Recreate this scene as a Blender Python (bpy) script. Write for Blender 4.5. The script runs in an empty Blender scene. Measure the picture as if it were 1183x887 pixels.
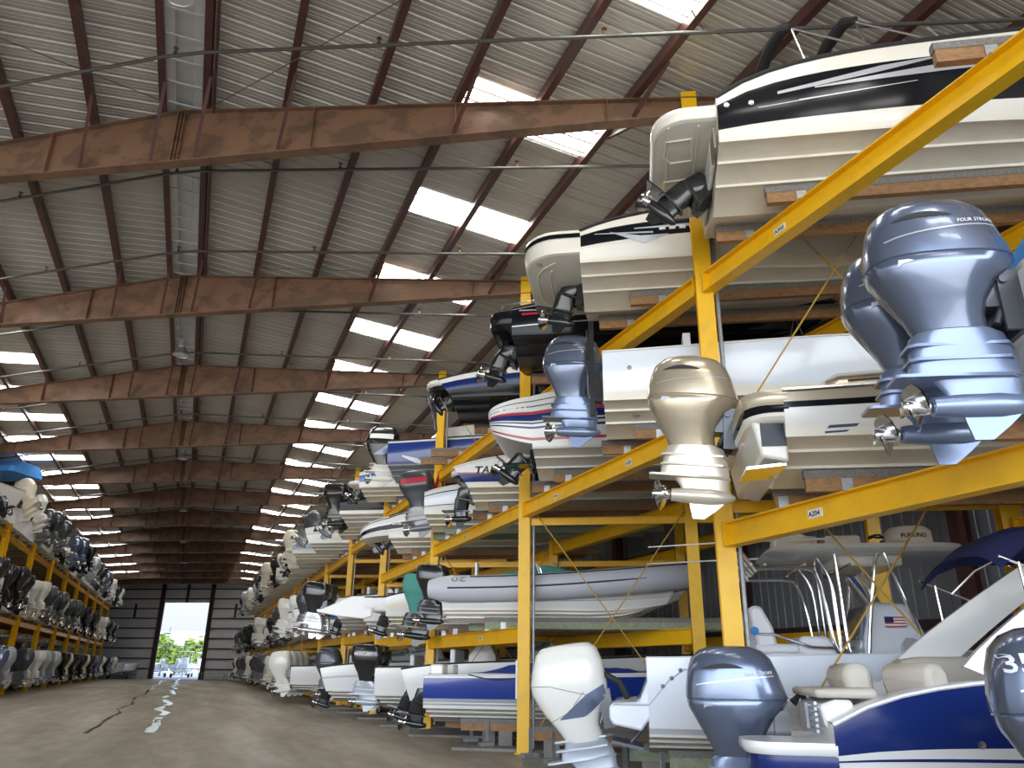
import bpy, math, random
from mathutils import Vector, Matrix
random.seed(7)
C = bpy.context.scene.collection
S = bpy.context.scene
PI = math.pi
ANG = math.radians(-30.5)                       # bays, frames and boats stand askew of the aisle
U = Vector((math.cos(ANG), math.sin(ANG), 0)); N = Vector((-U.y, U.x, 0))
TAN = math.tan(-ANG)
XR, XL, XRIDGE = 6.6, -9.0, -1.48
BAY, Y0 = 7.1, 8.75
ROOF = 11.72
def roof_z(x): return ROOF - 0.1 * abs(x - XRIDGE)

# ------------------------------------------------------------------ materials
MATS = {}
def mat(name, col, rough=0.5, metal=0.0, coat=0.0, emis=None, noise=None, bump=None, trans=0.0, spec=0.5):
    if name in MATS: return MATS[name]
    m = bpy.data.materials.new(name); m.use_nodes = True
    nt = m.node_tree; b = nt.nodes['Principled BSDF']
    b.inputs['Base Color'].default_value = (*col, 1); b.inputs['Roughness'].default_value = rough
    b.inputs['Metallic'].default_value = metal; b.inputs['Coat Weight'].default_value = coat
    b.inputs['Specular IOR Level'].default_value = spec
    b.inputs['Transmission Weight'].default_value = trans
    if emis:
        b.inputs['Emission Color'].default_value = (*emis[0], 1); b.inputs['Emission Strength'].default_value = emis[1]
    if noise:                                   # (other colour, scale, detail, contrast low, high, stretch)
        c2, sc, lo, hi, st = noise
        tc = nt.nodes.new('ShaderNodeTexCoord'); mp = nt.nodes.new('ShaderNodeMapping'); mp.inputs['Scale'].default_value = st
        nz = nt.nodes.new('ShaderNodeTexNoise'); nz.inputs['Scale'].default_value = sc; nz.inputs['Detail'].default_value = 6; nz.inputs['Roughness'].default_value = 0.62
        rp = nt.nodes.new('ShaderNodeValToRGB'); rp.color_ramp.elements[0].position = lo; rp.color_ramp.elements[1].position = hi
        rp.color_ramp.elements[0].color = (*col, 1); rp.color_ramp.elements[1].color = (*c2, 1)
        nt.links.new(tc.outputs['Object'], mp.inputs[0]); nt.links.new(mp.outputs[0], nz.inputs[0])
        nt.links.new(nz.outputs[0], rp.inputs[0]); nt.links.new(rp.outputs[0], b.inputs['Base Color'])
        if bump:
            bp = nt.nodes.new('ShaderNodeBump'); bp.inputs['Strength'].default_value = bump; bp.inputs['Distance'].default_value = 0.02
            nt.links.new(nz.outputs[0], bp.inputs['Height']); nt.links.new(bp.outputs[0], b.inputs['Normal'])
    MATS[name] = m
    return m
white = mat('gelcoat_white', (0.78, 0.78, 0.76), 0.22, coat=0.4)
cool = mat('gelcoat_cool_white', (0.74, 0.79, 0.86), 0.2, coat=0.4)
cream = mat('gelcoat_cream', (0.78, 0.75, 0.67), 0.28, coat=0.3)
beige = mat('hull_bottom_beige', (0.78, 0.74, 0.63), 0.35, noise=((0.68, 0.63, 0.53), 1.3, 0.45, 0.75, (1, 1, 1)))
greyb = mat('hull_bottom_grey', (0.66, 0.65, 0.6), 0.35)
black = mat('gelcoat_black', (0.008, 0.009, 0.012), 0.12, spec=0.25)
navy = mat('gelcoat_navy', (0.01, 0.025, 0.14), 0.14, spec=0.35)
blue = mat('gelcoat_blue', (0.03, 0.13, 0.42), 0.2, coat=0.4)
sky_blue = mat('gelcoat_pale_blue', (0.33, 0.5, 0.6), 0.25, coat=0.4)
red = mat('stripe_red', (0.45, 0.02, 0.04), 0.25, coat=0.3)
silverstripe = mat('stripe_silver', (0.5, 0.51, 0.54), 0.25, metal=0.4)
goldpaint = mat('paint_gold', (0.50, 0.43, 0.31), 0.24, metal=0.55, coat=0.5)
goldhull = mat('gelcoat_champagne', (0.52, 0.45, 0.33), 0.25, metal=0.3, coat=0.4)
yam = mat('paint_blue_grey', (0.15, 0.185, 0.27), 0.22, metal=0.6, coat=0.6)
yaml = mat('paint_blue_grey_light', (0.19, 0.24, 0.36), 0.28, metal=0.5, coat=0.3)
dgrey = mat('paint_dark_grey', (0.07, 0.075, 0.085), 0.3, metal=0.3, coat=0.3)
mgrey = mat('paint_mid_grey', (0.2, 0.21, 0.22), 0.3, metal=0.4, coat=0.3)
lgrey = mat('paint_light_grey', (0.45, 0.48, 0.53), 0.3, metal=0.3)
eblack = mat('paint_engine_black', (0.015, 0.016, 0.018), 0.2, coat=0.5)
ewhite = mat('paint_engine_white', (0.78, 0.77, 0.72), 0.25, coat=0.4)
rubber = mat('black_rubber', (0.02, 0.02, 0.02), 0.7)
steel = mat('polished_steel', (0.75, 0.75, 0.76), 0.14, metal=1.0)
alu = mat('brushed_aluminium', (0.6, 0.61, 0.62), 0.35, metal=0.9)
galv = mat('galvanised_steel', (0.36, 0.38, 0.4), 0.45, metal=0.7, noise=((0.5, 0.52, 0.54), 9, 0.4, 0.7, (1, 1, 1)))
vinyl = mat('beige_vinyl', (0.55, 0.5, 0.42), 0.5)
wvinyl = mat('white_vinyl', (0.72, 0.74, 0.77), 0.45)
canvas_navy = mat('navy_canvas', (0.015, 0.025, 0.12), 0.85)
canvas_blue = mat('blue_canvas', (0.02, 0.05, 0.32), 0.8)
canvas_sky = mat('bright_blue_canvas', (0.05, 0.25, 0.65), 0.8)
canvas_teal = mat('teal_canvas', (0.08, 0.3, 0.26), 0.85)
canvas_black = mat('black_canvas', (0.015, 0.015, 0.017), 0.9)
tubegrey = mat('grey_hypalon', (0.5, 0.52, 0.57), 0.5)
yellow = mat('rack_yellow', (0.86, 0.49, 0.006), 0.4, noise=((0.72, 0.39, 0.006), 3.0, 0.5, 0.8, (1, 1, 1)))
rodpaint = mat('rod_yellow', (0.5, 0.31, 0.06), 0.5)
wood = mat('bunk_timber', (0.36, 0.2, 0.09), 0.75, noise=((0.2, 0.1, 0.045), 2.5, 0.35, 0.75, (0.5, 8, 8)), bump=0.1)
woodgreen = mat('treated_timber', (0.3, 0.33, 0.22), 0.8, noise=((0.2, 0.22, 0.14), 2.5, 0.35, 0.75, (0.5, 8, 8)))
carpet = mat('grey_bunk_carpet', (0.16, 0.15, 0.14), 0.95, noise=((0.26, 0.25, 0.23), 40, 0.4, 0.7, (1, 1, 1)), bump=0.3)
label_white = mat('label_white', (0.8, 0.8, 0.8), 0.5)
ink = mat('label_ink', (0.02, 0.02, 0.03), 0.5)
maroon = mat('purlin_maroon', (0.085, 0.032, 0.028), 0.38, noise=((0.06, 0.022, 0.02), 2, 0.4, 0.7, (1, 1, 1)))
brown = mat('rafter_red_oxide', (0.18, 0.098, 0.06), 0.5, noise=((0.12, 0.07, 0.045), 1.6, 0.49, 0.55, (1, 1, 1.8)))
roofmat = mat('roof_galvalume', (0.5, 0.48, 0.44), 0.36, metal=0.25, noise=((0.42, 0.4, 0.37), 0.5, 0.4, 0.7, (0.4, 3, 1)))
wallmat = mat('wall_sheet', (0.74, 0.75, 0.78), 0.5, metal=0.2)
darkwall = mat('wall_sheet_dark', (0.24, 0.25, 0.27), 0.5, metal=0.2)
girt = mat('girt_dark', (0.055, 0.03, 0.032), 0.5)
pipe = mat('sprinkler_pipe', (0.13, 0.13, 0.12), 0.4, metal=0.7)
glass = mat('tinted_glass', (0.5, 0.55, 0.58), 0.05, trans=0.85)
concrete_pad = mat('slab_concrete', (0.26, 0.25, 0.22), 0.85, noise=((0.16, 0.155, 0.14), 2.0, 0.35, 0.7, (1, 1, 1)), bump=0.4)
leafy = mat('leaves', (0.18, 0.28, 0.04), 0.6, noise=((0.32, 0.38, 0.07), 2.2, 0.35, 0.65, (1, 1, 1)))
bark = mat('bark', (0.12, 0.09, 0.06), 0.8)
skylight = mat('skylight_sheet', (0.8, 0.8, 0.8), 0.4, emis=((1.0, 0.98, 0.94), 12.0))
lampglow = mat('lamp_lens', (0.5, 0.5, 0.48), 0.25)

def floor_material():
    m = bpy.data.materials.new('floor_concrete'); m.use_nodes = True
    nt = m.node_tree; b = nt.nodes['Principled BSDF']; L = nt.links.new
    tc = nt.nodes.new('ShaderNodeTexCoord')
    def noise(scale, stretch, det=6):
        mp = nt.nodes.new('ShaderNodeMapping'); mp.inputs['Scale'].default_value = stretch
        n = nt.nodes.new('ShaderNodeTexNoise'); n.inputs['Scale'].default_value = scale; n.inputs['Detail'].default_value = det
        L(tc.outputs['Object'], mp.inputs[0]); L(mp.outputs[0], n.inputs[0]); return n
    def ramp(n, stops):
        r = nt.nodes.new('ShaderNodeValToRGB'); e = r.color_ramp.elements
        e[0].position, e[1].position = stops[0][0], stops[1][0]
        e[0].color, e[1].color = (*stops[0][1], 1), (*stops[1][1], 1)
        L(n.outputs[0], r.inputs[0]); return r
    a = ramp(noise(0.35, (1.6, 0.25, 1)), [(0.3, (0.225, 0.185, 0.13)), (0.7, (0.38, 0.325, 0.245))])
    c = ramp(noise(3.0, (1, 0.3, 1), 9), [(0.3, (0.75, 0.75, 0.75)), (0.75, (1.1, 1.1, 1.1))])
    mx = nt.nodes.new('ShaderNodeMix'); mx.data_type = 'RGBA'; mx.blend_type = 'MULTIPLY'; mx.inputs[0].default_value = 1.0
    L(a.outputs[0], mx.inputs[6]); L(c.outputs[0], mx.inputs[7])
    r = ramp(noise(0.5, (1.5, 0.15, 1)), [(0.35, (0.42, 0.42, 0.42)), (0.62, (0.72, 0.72, 0.72))])
    # wet drip trails left by boats carried down the aisle: smooth and darker along two wandering lines
    sp = nt.nodes.new('ShaderNodeSeparateXYZ'); L(tc.outputs['Object'], sp.inputs[0])
    def math_(op, a, c=None):
        n = nt.nodes.new('ShaderNodeMath'); n.operation = op
        for i, q in enumerate((a, c)):
            if q is None: continue
            if isinstance(q, (int, float)): n.inputs[i].default_value = q
            else: L(q, n.inputs[i])
        return n.outputs[0]
    wob = noise(0.12, (0, 1, 0), 5); gap = noise(1.1, (1, .35, 1), 4); wet = None
    for x0, w_, amp in ((-.55, .12, 1.6), (-2.0, .06, 1.2)):
        dx = math_('ABSOLUTE', math_('SUBTRACT', math_('SUBTRACT', sp.outputs[0], x0), math_('MULTIPLY', math_('SUBTRACT', wob.outputs[0], .5), amp)))
        m_ = math_('MULTIPLY', math_('LESS_THAN', dx, math_('MULTIPLY', gap.outputs[0], w_ * 2)), math_('GREATER_THAN', gap.outputs[0], .42))
        wet = m_ if wet is None else math_('MAXIMUM', wet, m_)
    wet = math_('MULTIPLY', wet, math_('GREATER_THAN', sp.outputs[1], 23.0))
    mr_ = nt.nodes.new('ShaderNodeMix'); mr_.data_type = 'FLOAT'; L(wet, mr_.inputs[0]); L(r.outputs[0], mr_.inputs[2]); mr_.inputs[3].default_value = .06
    L(mr_.outputs[0], b.inputs['Roughness'])
    wc = nt.nodes.new('ShaderNodeMix'); wc.data_type = 'RGBA'; wc.blend_type = 'MULTIPLY'; L(wet, wc.inputs[0]); L(mx.outputs[2], wc.inputs[6]); wc.inputs[7].default_value = (.55, .55, .55, 1); L(wc.outputs[2], b.inputs['Base Color'])
    bp = nt.nodes.new('ShaderNodeBump'); bp.inputs['Strength'].default_value = 0.12; bp.inputs['Distance'].default_value = 0.02
    nb = noise(14, (1, 1, 1)); L(nb.outputs[0], bp.inputs['Height']); L(bp.outputs[0], b.inputs['Normal'])
    return m

# ------------------------------------------------------------------ mesh helper
class MB:
    def __init__(self): self.v = []; self.f = []; self.m = []
    def add(self, vs, fs, mi=0):
        b = len(self.v); self.v.extend(Vector(p) for p in vs)
        for i, f in enumerate(fs):
            self.f.append([b + k for k in f]); self.m.append(mi if isinstance(mi, int) else mi[i])
        return self
    def box(self, c, s, mi=0, M=None):
        x, y, z = s[0] / 2, s[1] / 2, s[2] / 2
        vs = [Vector((a * x, b * y, d * z)) for d in (-1, 1) for b in (-1, 1) for a in (-1, 1)]
        vs = [(M @ p if M else p) + Vector(c) for p in vs]
        return self.add(vs, [(0, 2, 3, 1), (4, 5, 7, 6), (0, 1, 5, 4), (2, 6, 7, 3), (0, 4, 6, 2), (1, 3, 7, 5)], mi)
    def rings(self, R, mi=0, cap=True, closed=True, loop=False):
        n = len(R[0]); b = len(self.v); vs = [p for r in R for p in r]; fs = []; ms = []
        K = len(R)
        for i in range(K if loop else K - 1):
            for j in range(n if closed else n - 1):
                k = (j + 1) % n; i2 = (i + 1) % K
                fs.append((i * n + j, i * n + k, i2 * n + k, i2 * n + j))
                ms.append(mi if isinstance(mi, int) else mi(i, j))
        if cap and not loop:
            fs.append(tuple(range(n - 1, -1, -1))); fs.append(tuple((K - 1) * n + j for j in range(n)))
            ms += [ms[0], ms[-1]]
        return self.add(vs, fs, ms)
    def tube(self, pts, r, mi=0, n=8, loop=False):
        P = [Vector(p) for p in pts]; R = []; up = Vector((0.13, 0.21, 0.97))
        for i, p in enumerate(P):
            if loop: t = P[(i + 1) % len(P)] - P[i - 1]
            else: t = (P[min(i + 1, len(P) - 1)] - P[max(i - 1, 0)])
            t.normalize(); a = up - t * up.dot(t)
            if a.length < 1e-3: a = Vector((1, 0, 0)) - t * t.x
            a.normalize(); c = t.cross(a); up = a
            rr = r[i] if isinstance(r, (list, tuple)) else r
            R.append([p + rr * (math.cos(2 * PI * j / n) * a + math.sin(2 * PI * j / n) * c) for j in range(n)])
        return self.rings(R, mi, loop=loop)
    def lathe(self, prof, o, axis='z', mi=0, n=20):
        R = []
        for (a, r) in prof:
            ring = []
            for j in range(n):
                c, s = math.cos(2 * PI * j / n) * r, math.sin(2 * PI * j / n) * r
                p = {'z': (c, s, a), 'x': (a, c, s), 'y': (s, a, c)}[axis]
                ring.append(Vector(p) + Vector(o))
            R.append(ring)
        return self.rings(R, mi)
    def prism(self, poly, h0, h1, fn, mi=0):
        """extrude a 2D outline from h0 to h1; fn(a, b, h) gives the point"""
        return self.rings([[Vector(fn(a, b, h)) for a, b in poly] for h in (h0, h1)], mi)
    def beam(self, p0, p1, prof, side, mi=0):
        """sweep a 2D section (across, up) from p0 to p1"""
        p0, p1 = Vector(p0), Vector(p1); t = (p1 - p0).normalized(); s = Vector(side); s = (s - t * s.dot(t)).normalized(); w = t.cross(s)
        if w.z < 0 and abs(w.z) > 0.1: w = -w
        return self.rings([[p + s * a + w * b for a, b in prof] for p in (p0, p1)], mi)
    def build(self, name, mats, parent=None, smooth=35, bevel=0):
        me = bpy.data.meshes.new(name); me.from_pydata([tuple(p) for p in self.v], [], self.f)
        mats = mats if isinstance(mats, (list, tuple)) else [mats]
        for m in mats: me.materials.append(m)
        me.polygons.foreach_set('material_index', self.m)
        import bmesh
        bm = bmesh.new(); bm.from_mesh(me); bmesh.ops.remove_doubles(bm, verts=bm.verts, dist=1e-5)
        bmesh.ops.recalc_face_normals(bm, faces=bm.faces); bm.to_mesh(me); bm.free()
        if smooth:
            me.shade_smooth(); me.set_sharp_from_angle(angle=math.radians(smooth))
        o = bpy.data.objects.new(name, me); C.objects.link(o)
        if parent: o.parent = parent
        if bevel:
            bv = o.modifiers.new('edge', 'BEVEL'); bv.width = bevel; bv.segments = 2; bv.limit_method = 'ANGLE'
        return o
def H(w, h, t=0.02):                              # I-beam section, width w, height h
    a, b = w / 2, h / 2
    return [(-a, -b), (a, -b), (a, -b + t), (t / 2, -b + t), (t / 2, b - t), (a, b - t), (a, b), (-a, b), (-a, b - t), (-t / 2, b - t), (-t / 2, -b + t), (-a, -b + t)]
def tag(o, label, cat=None, group=None, kind=None):
    o['label'] = label
    if cat: o['category'] = cat
    if group: o['group'] = group
    if kind: o['kind'] = kind
    return o
def empty(name, loc, rz=0):
    o = bpy.data.objects.new(name, None); C.objects.link(o); o.location = loc; o.rotation_euler = (0, 0, rz); o.empty_display_size = 0.2
    return o
KIDS = {}
def copy_tree(o, parent=None):
    c = o.copy(); C.objects.link(c)
    if parent: c.parent = parent
    for ch in [x for x in o.children]: copy_tree(ch, c)
    return c
def recolour(o, mp):
    for ob in [o] + list(o.children_recursive):
        for s in ob.material_slots:
            m = s.material
            if m and m.name in mp:
                s.link = 'OBJECT'; s.material = mp[m.name]
def text_mesh(txt, size, mapfn, name, material, parent, shear=0.0, bold=0.0):
    cu = bpy.data.curves.new(name, 'FONT'); cu.body = txt; cu.size = size; cu.shear = shear; cu.offset = bold; cu.resolution_u = 2
    ob = bpy.data.objects.new(name, cu); C.objects.link(ob)
    dg = bpy.context.evaluated_depsgraph_get(); dg.update()
    me = bpy.data.meshes.new_from_object(ob.evaluated_get(dg))
    bpy.data.objects.remove(ob); bpy.data.curves.remove(cu)
    for v in me.vertices: v.co = mapfn(v.co.x, v.co.y)
    me.name = name; me.materials.clear(); me.materials.append(material)
    o = bpy.data.objects.new(name, me); C.objects.link(o); o.parent = parent
    return o

# ------------------------------------------------------------------ hull
class Hull:
    def __init__(s, L=7, B=2.5, D=1.2, dead=19, rise=0.25, drop=0.0, full=0.4, sq=0.0, chf=0.9, rake=0.0):
        s.L, s.B, s.D, s.dead, s.rise, s.drop, s.full, s.sq, s.chf, s.rake = L, B, D, math.radians(dead), rise, drop, full, sq, chf, rake
    def st(s, t):
        fs = 1 if t < s.full else 1 - ((t - s.full) / (1 - s.full)) ** (2.3 + s.sq)
        fc = 1 if t < 0.3 else 1 - ((t - 0.3) / 0.7) ** (1.9 + s.sq)
        ys = s.B / 2 * (0.95 + 0.05 * min(1, t / 0.25)) * fs + 0.015
        yc = s.chf * s.B / 2 * fc + 0.01; yc = min(yc, ys * 0.98)
        zk = 0 if t < 0.55 else ((t - 0.55) / 0.45) ** 2.2 * s.D * 0.78
        d = s.dead + math.radians(22) * max(0, t - 0.35) ** 1.3
        zc = zk + yc * math.tan(d)
        zs = s.D + s.rise * t ** 1.4 - s.drop * math.exp(-t * s.L / 0.7)
        zc = min(zc, zs - 0.12)
        xk, xc, xs = t * s.L * (1 - 0.11 * t ** 4), t * s.L * (1 - 0.05 * t ** 4), t * s.L
        xs += s.rake * (1 - t) ** 6
        return xk, zk, xc, yc, zc, xs, ys, zs
    def side(s, t, v, off=0.0, sg=-1):
        xk, zk, xc, yc, zc, xs, ys, zs = s.st(t)
        bul = 0.035 * math.sin(PI * v)
        return Vector((xc + (xs - xc) * v, sg * (yc + (ys - yc) * v + bul + off), zc + (zs - zc) * v))
    def tx(s, x): return max(0.0, min(1.0, x / s.L))
    def vz(s, t, z):
        q = s.st(t); return (z - q[4]) / (q[7] - q[4])
    def on(s, x, z, off=0.006):                    # starboard surface point at (x, z)
        t = s.tx(x); return s.side(t, s.vz(t, z), off)
    def mesh(s, bands, nst=30, strakes=True):
        """bands: list of v_top (number or fn(t)); material index 0 = bottom, i+1 = band i; transom = last index"""
        mb = MB(); R = []
        ts = [(i / (nst - 1)) ** 0.9 for i in range(nst)]
        vm = [0.0] + [b(.5) if callable(b) else b for b in bands]; NB = [3 if b - a > 0.3 else 1 for a, b in zip(vm, vm[1:])]
        for t in ts:
            xk, zk, xc, yc, zc, xs, ys, zs = s.st(t); pr = [Vector((xk, 0, zk))]; idx = []
            td = max(.02, (zc - zk) / max(yc, 1e-4))
            if strakes:
                for f in (0.36, 0.66):
                    y = yc * f; sp = min(0.085, 0.11 * yc); X_ = xk + (xc - xk) * f
                    pr.append(Vector((X_, -y, zk + y * td))); pr.append(Vector((X_, -y - sp, zk + y * td - sp * .08))); pr.append(Vector((X_, -y - sp - .003, zk + (y + sp) * td)))
            w_ = min(.1, yc * .12)
            pr.append(Vector((xc, -yc + w_, zc - w_ * td))); pr.append(Vector((xc, -yc, zc - w_ * td * 1.05))); pr.append(Vector((xc, -yc - .002, zc + .004)))
            nb = len(pr)
            vs = [0.0] + [b(t) if callable(b) else b for b in bands]
            for i in range(len(vs) - 1):
                n = NB[i]
                for k in range(1, n + 1):
                    pr.append(s.side(t, vs[i] + (vs[i + 1] - vs[i]) * k / n)); idx.append(i + 1)
            R.append(pr)
        s.nb = nb
        full = []
        for pr in R: full.append([Vector((p.x, -p.y, p.z)) for p in pr[:0:-1]] + pr)
        n = len(pr); half = [0] * (nb - 1) + idx       # material between pr[j], pr[j+1]
        seg = half[::-1] + half
        mb.rings(full, lambda i, j: seg[j], cap=False, closed=False)
        m = len(full[0]); b = len(mb.v)
        tm = len(bands) + 1
        mb.add(full[0], [tuple(range(m))], tm)
        return mb
    def deck(s, cock=(0.02, 0.6), floor=0.55, gun=0.16, crown=0.06, nst=26, solid=False):
        """deck with an open cockpit: mats 0 = deck, 1 = liner"""
        mb = MB(); R = []; mats = []
        for i in range(nst):
            t = i / (nst - 1); x = s.st(t)[5]; ys, zs = s.st(t)[6], s.st(t)[7]
            op = cock[0] <= t <= cock[1] and not solid
            g = min(gun, ys * 0.6); zi = zs + 0.02
            zf = zs - floor if op else zs + crown * min(1, ys)
            w = (ys - g)
            row = [(-ys + 0.004, zs), (-ys + 0.03, zi), (-w, zi)] + ([(-w + 0.02, zf), (w - 0.02, zf)] if op else [(-w * 0.5, zf), (w * 0.5, zf)]) + [(w, zi), (ys - 0.03, zi), (ys - 0.004, zs)]
            R.append([Vector((x, y, z)) for y, z in row])
        mb.rings(R, lambda i, j: 1 if j in (2, 3, 4) and cock[0] <= i / (nst - 1) <= cock[1] and not solid else 0, cap=False, closed=False)
        return mb
    def rub(s, r=0.022, z=0.0, n=24):
        mb = MB(); P = [s.side(i / n, 1.0) + Vector((0, -0.004, z)) for i in range(n)]
        tip = s.st(1.0); P2 = [Vector((p.x, -p.y, p.z)) for p in P]
        return mb.tube(P + [Vector((tip[5] + 0.01, 0, tip[7] + z))] + P2[::-1], r, n=6)

def platform(depth, B, zt, th, rad=0.4, z_in=None, mi_side=0, mi_under=1, n=8, taper=0.0, x0=0.02):
    """swim platform: plan outline from the transom aft, rounded corners"""
    mb = MB(); h = B / 2
    pts = [(x0, -h)]
    for k in range(n + 1):
        a = PI / 2 * k / n
        pts.append((-depth + rad - rad * math.sin(a), -h + rad - rad * math.cos(a)))
    pts += [(x, -y) for x, y in pts[::-1]]
    c = [(x * 0.96, y * (1 - 0.03 - taper)) for x, y in pts]
    cx = -depth * 0.4
    def sc(P, f, z): return [Vector((cx + (x - cx) * f if x < x0 - 1e-4 else x, y * f, z)) for x, y in P]
    R = [sc(pts, 0.93, zt - th - 0.02), sc(pts, 0.97, zt - th), sc(pts, 1.0, zt - th * 0.6), sc(pts, 1.0, zt - 0.04), sc(pts, 0.985, zt)]
    mb.rings(R, lambda i, j: mi_side)
    mb.m[-2] = mi_under
    return mb

def overhang_pt(h, v0, d, z0, z1, pinch=.35):
    def P(u, v, sg, off=0.0):
        a = h.side(0, v, 0, sg); f = (v - v0) / (1 - v0); zt = z0 + (z1 - z0) * f
        return Vector((.01 - d * (1 - (1 - u) ** 1.7) * (1 - .06 * (1 - f)), a.y * (1 - pinch * u ** 2.2 - .12 * u ** 8) + sg * off, a.z + (zt - a.z) * u ** 1.15))
    return P
def overhang_text(P, txt, size, x, z, m, parent, bold=.006):
    def on(a, b):
        X, Z = x + a, z + b; lo, hi = 0.0, 1.0
        for _ in range(30):
            u = (lo + hi) / 2
            if P(u, .7, -1).x > X: lo = u
            else: hi = u
        lo, hi = 0.0, 1.0
        for _ in range(30):
            v = (lo + hi) / 2
            if P(u, v, -1).z < Z: lo = v
            else: hi = v
        return P(u, v, -1, .012)
    return text_mesh(txt, size, on, 'lettering', m, parent, 0.2, bold)
def stern_overhang(h, bands, v0, d, z0, z1, name, mats, parent, nu=12, pinch=.35):
    """the topsides carried on aft of the transom to a rounded tip, same bands as the hull"""
    vs = [v0] + [b(0) if callable(b) else b for b in bands if (b(0) if callable(b) else b) > v0 + 1e-3]
    k0 = len(bands) - len(vs) + 2; mb = MB(); P = overhang_pt(h, v0, d, z0, z1, pinch)
    for sg in (-1, 1):
        R = [[P(i / nu, v, sg) for v in vs] for i in range(nu + 1)]
        mb.rings(R, lambda i, j: k0 + j, cap=False, closed=False)
    for v, m in ((v0, 0), (1.0, len(bands))):
        L = [P(i / nu, v, -1) for i in range(nu + 1)]; Q = [P(i / nu, v, 1) for i in range(nu + 1)]
        mb.rings([L, Q], m, cap=False, closed=False)
    mb.rings([[P(1, v, -1) for v in vs], [P(1, v, 1) for v in vs]], lambda i, j: k0 + j, cap=False, closed=False)
    return mb.build(name, mats, parent, smooth=50)
def euro_stern(parent, prof, w, mats):
    mb = MB(); mb.prism(prof, -w, w, lambda a, b, y: (a, y, b)); return mb.build('stern_step', mats, parent, bevel=.03)

# ------------------------------------------------------------------ engines
def ring(z, xr, xf, hw, p=2.5, n=24, dx=0.0):
    cx, a = (xr + xf) / 2, (xf - xr) / 2; out = []
    for j in range(n):
        th = 2 * PI * j / n; c, s = math.cos(th), math.sin(th)
        out.append(Vector((cx + a * math.copysign(abs(c) ** (2 / p), c) + dx, hw * math.copysign(abs(s) ** (2 / p), s), z)))
    return out
COWL = {
 'smooth': [(.80, -.62, -.44, .07, 2.2), (.787, -.78, -.3, .17, 2.3), (.745, -.89, -.19, .25, 2.4), (.66, -.975, -.1, .305, 2.5), (.52, -1.025, -.035, .328, 2.5), (.36, -1.05, .015, .338, 2.6), (.245, -1.055, .05, .335, 2.6), (.235, -1.04, .03, .322, 2.6), (.222, -1.05, .05, .332, 2.6), (.15, -1.03, .0, .322, 2.6), (.04, -.97, -.12, .29, 2.5), (-.1, -.89, -.2, .24, 2.4), (-.22, -.82, -.23, .19, 2.4), (-.34, -.77, -.22, .16, 2.4)],
 'square': [(.74, -.62, -.3, .1, 2.6), (.73, -.84, -.12, .24, 3), (.68, -.97, -.02, .29, 3.2), (.5, -1.0, .03, .31, 3.4), (.3, -.98, .03, .31, 3.4), (.22, -.96, .02, .295, 3.2), (.2, -.93, .0, .28, 3), (.05, -.86, -.08, .25, 3), (-.12, -.76, -.18, .19, 2.6), (-.34, -.68, -.22, .15, 2.5)],
 'angled': [(.80, -.72, -.35, .06, 2.6), (.78, -.86, -.16, .2, 2.8), (.70, -.95, -.06, .27, 3), (.5, -1.03, -.01, .3, 3.2), (.32, -1.08, .0, .305, 3.2), (.2, -1.08, .0, .3, 3.2), (.05, -1.02, -.02, .28, 3), (-.1, -.94, -.14, .24, 3), (-.3, -.8, -.2, .19, 2.8), (-.5, -.68, -.16, .15, 2.6)],
}
def cowl_y(style, z):
    T = sorted(COWL[style]);
    for a, b in zip(T, T[1:]):
        if a[0] <= z <= b[0]:
            f = (z - a[0]) / (b[0] - a[0] + 1e-9); return [a[i] + (b[i] - a[i]) * f for i in range(1, 5)]
    return T[-1][1:]
def cowl_pt(style, x, z, off=0.004):
    xr, xf, hw, p = cowl_y(style, z); cx, a = (xr + xf) / 2, (xf - xr) / 2
    q = max(0.0, 1 - abs((x - cx) / a) ** p) ** (1 / p)
    return Vector((x, -(hw * q + off), z))
PROP = None
def propeller_mesh():
    mb = MB(); mb.lathe([(-.02, .05), (-.04, .062), (-.2, .058), (-.225, .05), (-.226, .02)], (0, 0, 0), 'x', n=14)
    for b in range(3):
        a = 2 * PI * b / 3 + 0.4; G = []
        for i in range(6):
            r = 0.05 + 0.145 * i / 5; w = 0.11 * math.sin(PI * (0.18 + 0.72 * i / 5)) + 0.015
            row = []
            for k in range(5):
                u = (k / 4 - 0.5) * 2; tw = 0.75 - 0.35 * i / 5
                row.append(Vector((-.12 - 0.02 * i / 5 + u * w * math.sin(tw), 0, 0)) + Vector((0, math.cos(a + u * w * math.cos(tw) / r), math.sin(a + u * w * math.cos(tw) / r))) * r)
            G.append(row)
        for dx in (0.0, -0.012):
            mb.rings([[p + Vector((dx, 0, 0)) for p in row] for row in G], cap=False, closed=False)
    return mb
OUT = {}
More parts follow.
